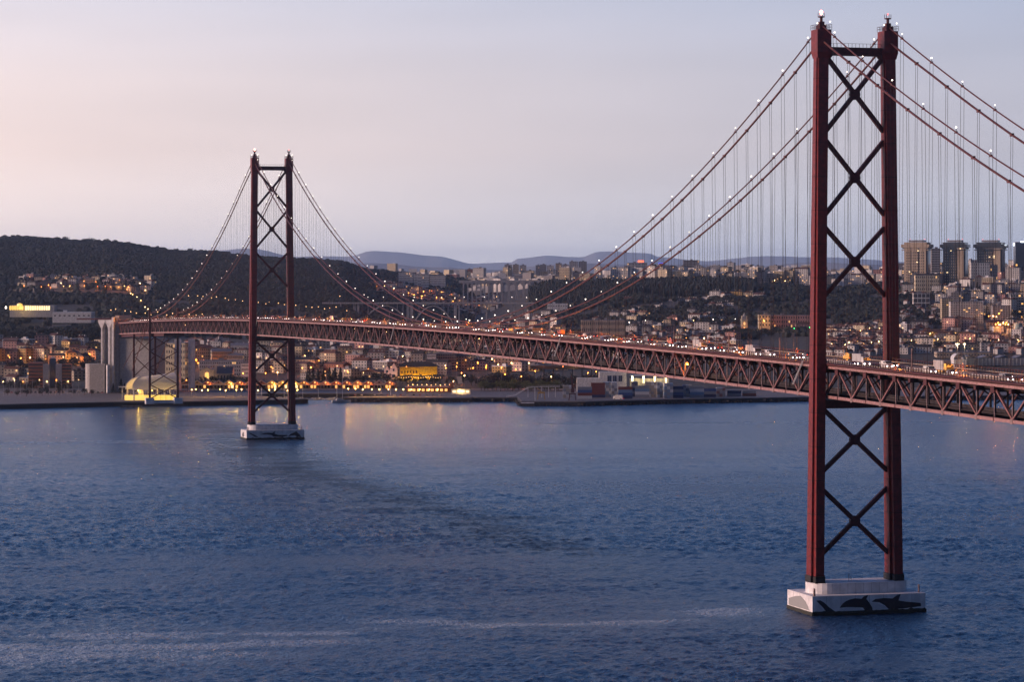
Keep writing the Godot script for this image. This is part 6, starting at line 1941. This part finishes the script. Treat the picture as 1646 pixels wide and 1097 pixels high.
func trees() -> void:
	var crowns := []
	for i in 4: crowns.append(leaf_crown(40 + i, false))
	for i in 3: crowns.append(leaf_crown(60 + i, true))
	var stem := MB.new()
	stem.tube(PackedVector3Array([Vector3(0, -0.1, 0), Vector3(0.01, 0.22, 0), Vector3(0, 0.5, 0.01)]), 0.035, 0.018, 6)
	for i in 5:
		var a := i * 1.26
		stem.tube(PackedVector3Array([Vector3(0.005, 0.2 + i * 0.05, 0), Vector3(cos(a) * 0.2, 0.44 + i * 0.05, sin(a) * 0.2)]), 0.014, 0.006, 4)
	var sm := stem.mesh()
	# label, px from, px to, depth, how many, height, conifer?, material
	var zones := [
		["on the quay lawn left of the anchorage", 2, 160, 2490.0, 9, 6.5, false, "leaf_dark"], ["in front of the brick office", 8, 120, 2600.0, 9, 9.0, false, "leaf_dark"], ["beside the anchorage wall", 180, 206, 2530.0, 3, 10.0, true, "pine"],
		["behind the lit sheds, left of the far tower", 290, 400, 2690.0, 12, 9.0, false, "leaf_dark"], ["in the dark conifer row behind the sheds", 488, 552, 2700.0, 9, 14.0, true, "pine"], ["behind the sheds near the big yacht", 555, 625, 2720.0, 8, 9.0, false, "leaf_dark"],
		["in the row before the yellow hall", 624, 730, 2715.0, 13, 8.0, false, "leaf"], ["in the dark grove behind the kiosk", 735, 800, 2680.0, 8, 10.0, false, "leaf_dark"], ["in the lit park above the footbridge", 772, 900, 2590.0, 22, 8.5, false, "leaf_lit"],
		["in the dark park under mid bridge", 790, 960, 2660.0, 18, 13.0, false, "leaf_dark"], ["above the old houses, far left", -10, 160, 3440.0, 22, 13.0, false, "leaf_dark"], ["between the old houses and the office", -10, 160, 2930.0, 16, 12.0, false, "leaf_dark"],
		["among the houses in mid city", 420, 700, 2950.0, 12, 9.0, false, "leaf_dark"], ["in the valley below the viaduct", 700, 900, 3480.0, 14, 10.0, false, "leaf"], ["before the long barracks", 880, 1110, 3400.0, 18, 9.0, false, "leaf"],
		["below the palace wall", 1168, 1256, 3500.0, 14, 11.0, false, "leaf"], ["on the palace slope", 1120, 1215, 3700.0, 14, 12.0, false, "leaf"], ["on the ridge among the white blocks", 1135, 1290, 4830.0, 16, 17.0, true, "pine"],
		["among houses seen through the near tower", 1330, 1430, 3240.0, 7, 9.0, false, "leaf_dark"], ["right of the near tower, in the dark grove", 1452, 1510, 3450.0, 14, 14.0, false, "leaf_dark"], ["in the garden above the frame house", 1440, 1530, 3940.0, 14, 13.0, false, "leaf_dark"],
		["below the white ribbed block", 1548, 1600, 4180.0, 9, 13.0, true, "pine"], ["among the right hillside blocks", 1500, 1660, 3560.0, 12, 12.0, false, "leaf_dark"], ["along the depot, right", 1450, 1650, 3120.0, 14, 9.0, false, "leaf_dark"], ["on the hill crest, far left", 0, 330, 5930.0, 16, 15.0, false, "leaf_dark"]]
	for z in zones:
		var spots := []
		for i in z[4]: spots.append(lerpf(z[1], z[2], (i + rng.randf_range(0.1, 0.9)) / z[4]))
		for i in z[4]:
			var d: float = z[3] + rng.randf_range(-18.0, 18.0)
			var h: float = z[5] * rng.randf_range(0.75, 1.25)
			var kind := "conifer" if z[6] else "tree"
			var t := thing("conifer_tree" if z[6] else "broadleaf_tree", "%s %s, %s from the left %s" % [{"leaf_dark": "dark green", "leaf": "green", "leaf_lit": "olive lamp-lit", "pine": "dark slender"}[z[7]], kind, nth(i + 1), z[0]], "tree", on(spots[i], d), rng.randf() * TAU, "trees " + z[0])
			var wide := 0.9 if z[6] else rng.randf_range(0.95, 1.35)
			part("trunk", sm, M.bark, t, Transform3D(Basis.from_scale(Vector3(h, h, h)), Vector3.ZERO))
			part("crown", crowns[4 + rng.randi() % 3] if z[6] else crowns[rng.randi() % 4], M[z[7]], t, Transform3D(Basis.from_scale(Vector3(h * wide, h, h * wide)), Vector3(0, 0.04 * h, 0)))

# ---------------------------------------------------------------- street lamps
func street_lamp(p: Vector3, h: float, kind: String, r: float, e: float, label: String, group: String) -> void:
	var t := thing("street_lamp", label, "street lamp", p, 0.0, group)
	var m := MB.new()
	m.tube(PackedVector3Array([Vector3(0, -0.5, 0), Vector3(0, h, 0)]), 0.14, 0.08, 6)
	part("post", m, M.post, t)
	part("lamp", GLOBE, M[kind], t, Transform3D(Basis.from_scale(Vector3.ONE * r), Vector3(0, h + r * 0.6, 0)))
	if e > 0.0:
		omni(t, Vector3(0, h + r * 0.6, 0), {"white_lamp": Color(1.0, 0.92, 0.85), "warm_lamp": Color(1.0, 0.72, 0.4), "quay_lamp": Color(1.0, 0.72, 0.28), "amber_lamp": Color(1.0, 0.5, 0.14), "green_lamp": Color(0.2, 1.0, 0.5)}[kind], e, minf(r, 0.45))

func lamps() -> void:
	var k := 0
	for px in [560.0, 571.6, 583.3, 598.0, 610.0, 624.6, 636.6, 648.6, 661.4, 674.7, 690.2, 703.3]:
		k += 1
		street_lamp(at(px, 4.0, 2462.0 if px > 575.0 else 2476.0), 6.4, "quay_lamp", 0.42, 60.0, "quay lamp, %s from the left on the marina breakwater" % nth(k), "lamps on the marina breakwater")
	k = 0
	for px in [308.7, 315.0, 325.0, 334.4, 354.4, 363.0, 380.0, 388.6, 415.0, 433.0, 442.5, 462.7, 478.5]:
		k += 1
		street_lamp(at(px, 4.0, 2448.0 + (k % 3) * 12.0), 6.0, "quay_lamp", 0.4, 50.0, "quay lamp, %s from the left on the quay behind the far tower" % nth(k), "lamps on the quay behind the far tower")
	k = 0
	for px in [6.0, 24.0, 38.0, 64.0, 76.0, 91.0, 110.0, 127.0, 155.0, 166.0, 178.0, 300.0]:
		k += 1
		street_lamp(at(px, 4.2, 2586.0 - (k % 2) * 40.0), 10.0, "amber_lamp" if k % 3 == 0 else "warm_lamp", 0.4, 46.0, "street lamp, %s from the left along the riverside road, left part" % nth(k), "lamps along the riverside road")
	k = 0
	for q in [[716, 588], [734, 590], [742, 600], [747, 604], [768, 583], [782, 588], [801, 586], [806, 592], [812, 602], [822, 584], [829, 594], [838, 606], [850, 584], [860, 597], [873, 583], [886, 606], [893, 615], [905, 590], [922, 588], [945, 600], [958, 598], [729, 619], [736, 622]]:
		k += 1
		var d := 2640.0 + (k % 4) * 26.0
		var y := ground(col(q[0], d), d)
		street_lamp(at(q[0], y, d), maxf(high(q[1], d) - y, 4.0), "amber_lamp" if k % 3 != 1 else "warm_lamp", 0.5, 60.0, "tall park lamp, %s from the left under mid bridge" % nth(k), "park lamps under mid bridge")
	# lamps before the lit old houses and other amber streets
	var zones := [["in the street behind the dock sheds", 300, 625, 2765.0, 12, 8.0, "amber_lamp", 110.0], ["two streets behind the dock sheds", 400, 800, 2860.0, 13, 8.0, "amber_lamp", 110.0], ["three streets behind the dock sheds", 300, 820, 2965.0, 14, 8.0, "amber_lamp", 110.0], ["four streets behind the dock sheds", 300, 840, 3085.0, 13, 8.0, "warm_lamp", 90.0], ["before the old houses, far left", 4, 152, 3018.0, 8, 7.0, "amber_lamp", 120.0], ["between the old house rows, far left", 10, 150, 3100.0, 6, 7.0, "amber_lamp", 90.0], ["in the left hillside village", 35, 240, 4385.0, 11, 7.0, "amber_lamp", 110.0], ["in the upper hillside village", 30, 235, 4450.0, 7, 7.0, "amber_lamp", 90.0], ["down the hill road", 196, 246, 4250.0, 9, 8.0, "warm_lamp", 40.0],
		["at the toll approach, lower line", 163, 300, 3640.0, 16, 9.0, "warm_lamp", 0.0], ["at the toll approach, upper line", 170, 330, 3900.0, 14, 9.0, "warm_lamp", 0.0], ["along the ridge road behind the far tower", 300, 560, 4180.0, 24, 9.0, "warm_lamp", 0.0], ["on the slip road behind the far tower", 400, 640, 3780.0, 22, 9.0, "warm_lamp", 0.0],
		["in the valley, front street", 730, 890, 3530.0, 8, 8.0, "amber_lamp", 170.0], ["in the valley, middle street", 735, 880, 3730.0, 7, 8.0, "amber_lamp", 170.0], ["in the valley, back street", 720, 860, 3930.0, 7, 8.0, "amber_lamp", 120.0], ["along the viaduct", 540, 850, 4312.0, 14, 9.0, "white_lamp", 0.0], ["on the far slope left of the aqueduct", 600, 780, 5080.0, 12, 9.0, "amber_lamp", 150.0], ["on the far slope, higher street", 600, 740, 5280.0, 8, 9.0, "amber_lamp", 150.0],
		["behind mid-bridge traffic", 900, 1150, 3330.0, 8, 9.0, "amber_lamp", 120.0], ["on the dark wooded slope", 960, 1190, 3690.0, 7, 11.0, "white_lamp", 20.0], ["among the ridge blocks", 1140, 1300, 4820.0, 7, 10.0, "warm_lamp", 120.0], ["through the near tower, low", 1332, 1420, 3140.0, 6, 8.0, "warm_lamp", 70.0], ["through the near tower, higher", 1335, 1425, 3390.0, 5, 9.0, "warm_lamp", 40.0],
		["in the amber street, right", 1598, 1622, 3340.0, 8, 11.0, "amber_lamp", 150.0], ["up the amber street, right", 1588, 1606, 3440.0, 6, 14.0, "amber_lamp", 90.0], ["right hillside, low street", 1450, 1650, 3150.0, 8, 8.0, "warm_lamp", 60.0], ["right hillside, high street", 1500, 1650, 3980.0, 6, 10.0, "warm_lamp", 60.0], ["on the far plateau", 760, 1640, 6200.0, 18, 12.0, "warm_lamp", 60.0]]
	for z in zones:
		for i in z[4]:
			var px := lerpf(z[1], z[2], (i + rng.randf_range(0.15, 0.85)) / z[4])
			var d: float = z[3] + rng.randf_range(-14.0, 14.0)
			if z[0] == "down the hill road": d = lerpf(4420.0, 3900.0, (i + 0.5) / z[4])
			var kind: String = z[6] if rng.randf() < 0.8 else "warm_lamp"
			street_lamp(on(px, d) if z[0] != "along the viaduct" else at(px, high(488.0, 4320.0), 4314.0), z[5] * rng.randf_range(0.85, 1.2), kind, 0.36 + (d - 2500.0) / 9000.0, z[7], "%s street lamp, %s from left %s" % [{"amber_lamp": "amber", "warm_lamp": "warm white", "white_lamp": "white"}[kind], nth(i + 1), z[0]], "street lamps " + z[0])
	k = 0
	for px in [1276.0, 1301.0]:
		k += 1
		street_lamp(on(px, 3420.0), 12.0, "green_lamp", 0.5, 0.0, "green signal light, %s of two left of the near tower" % nth(k), "green signal lights")
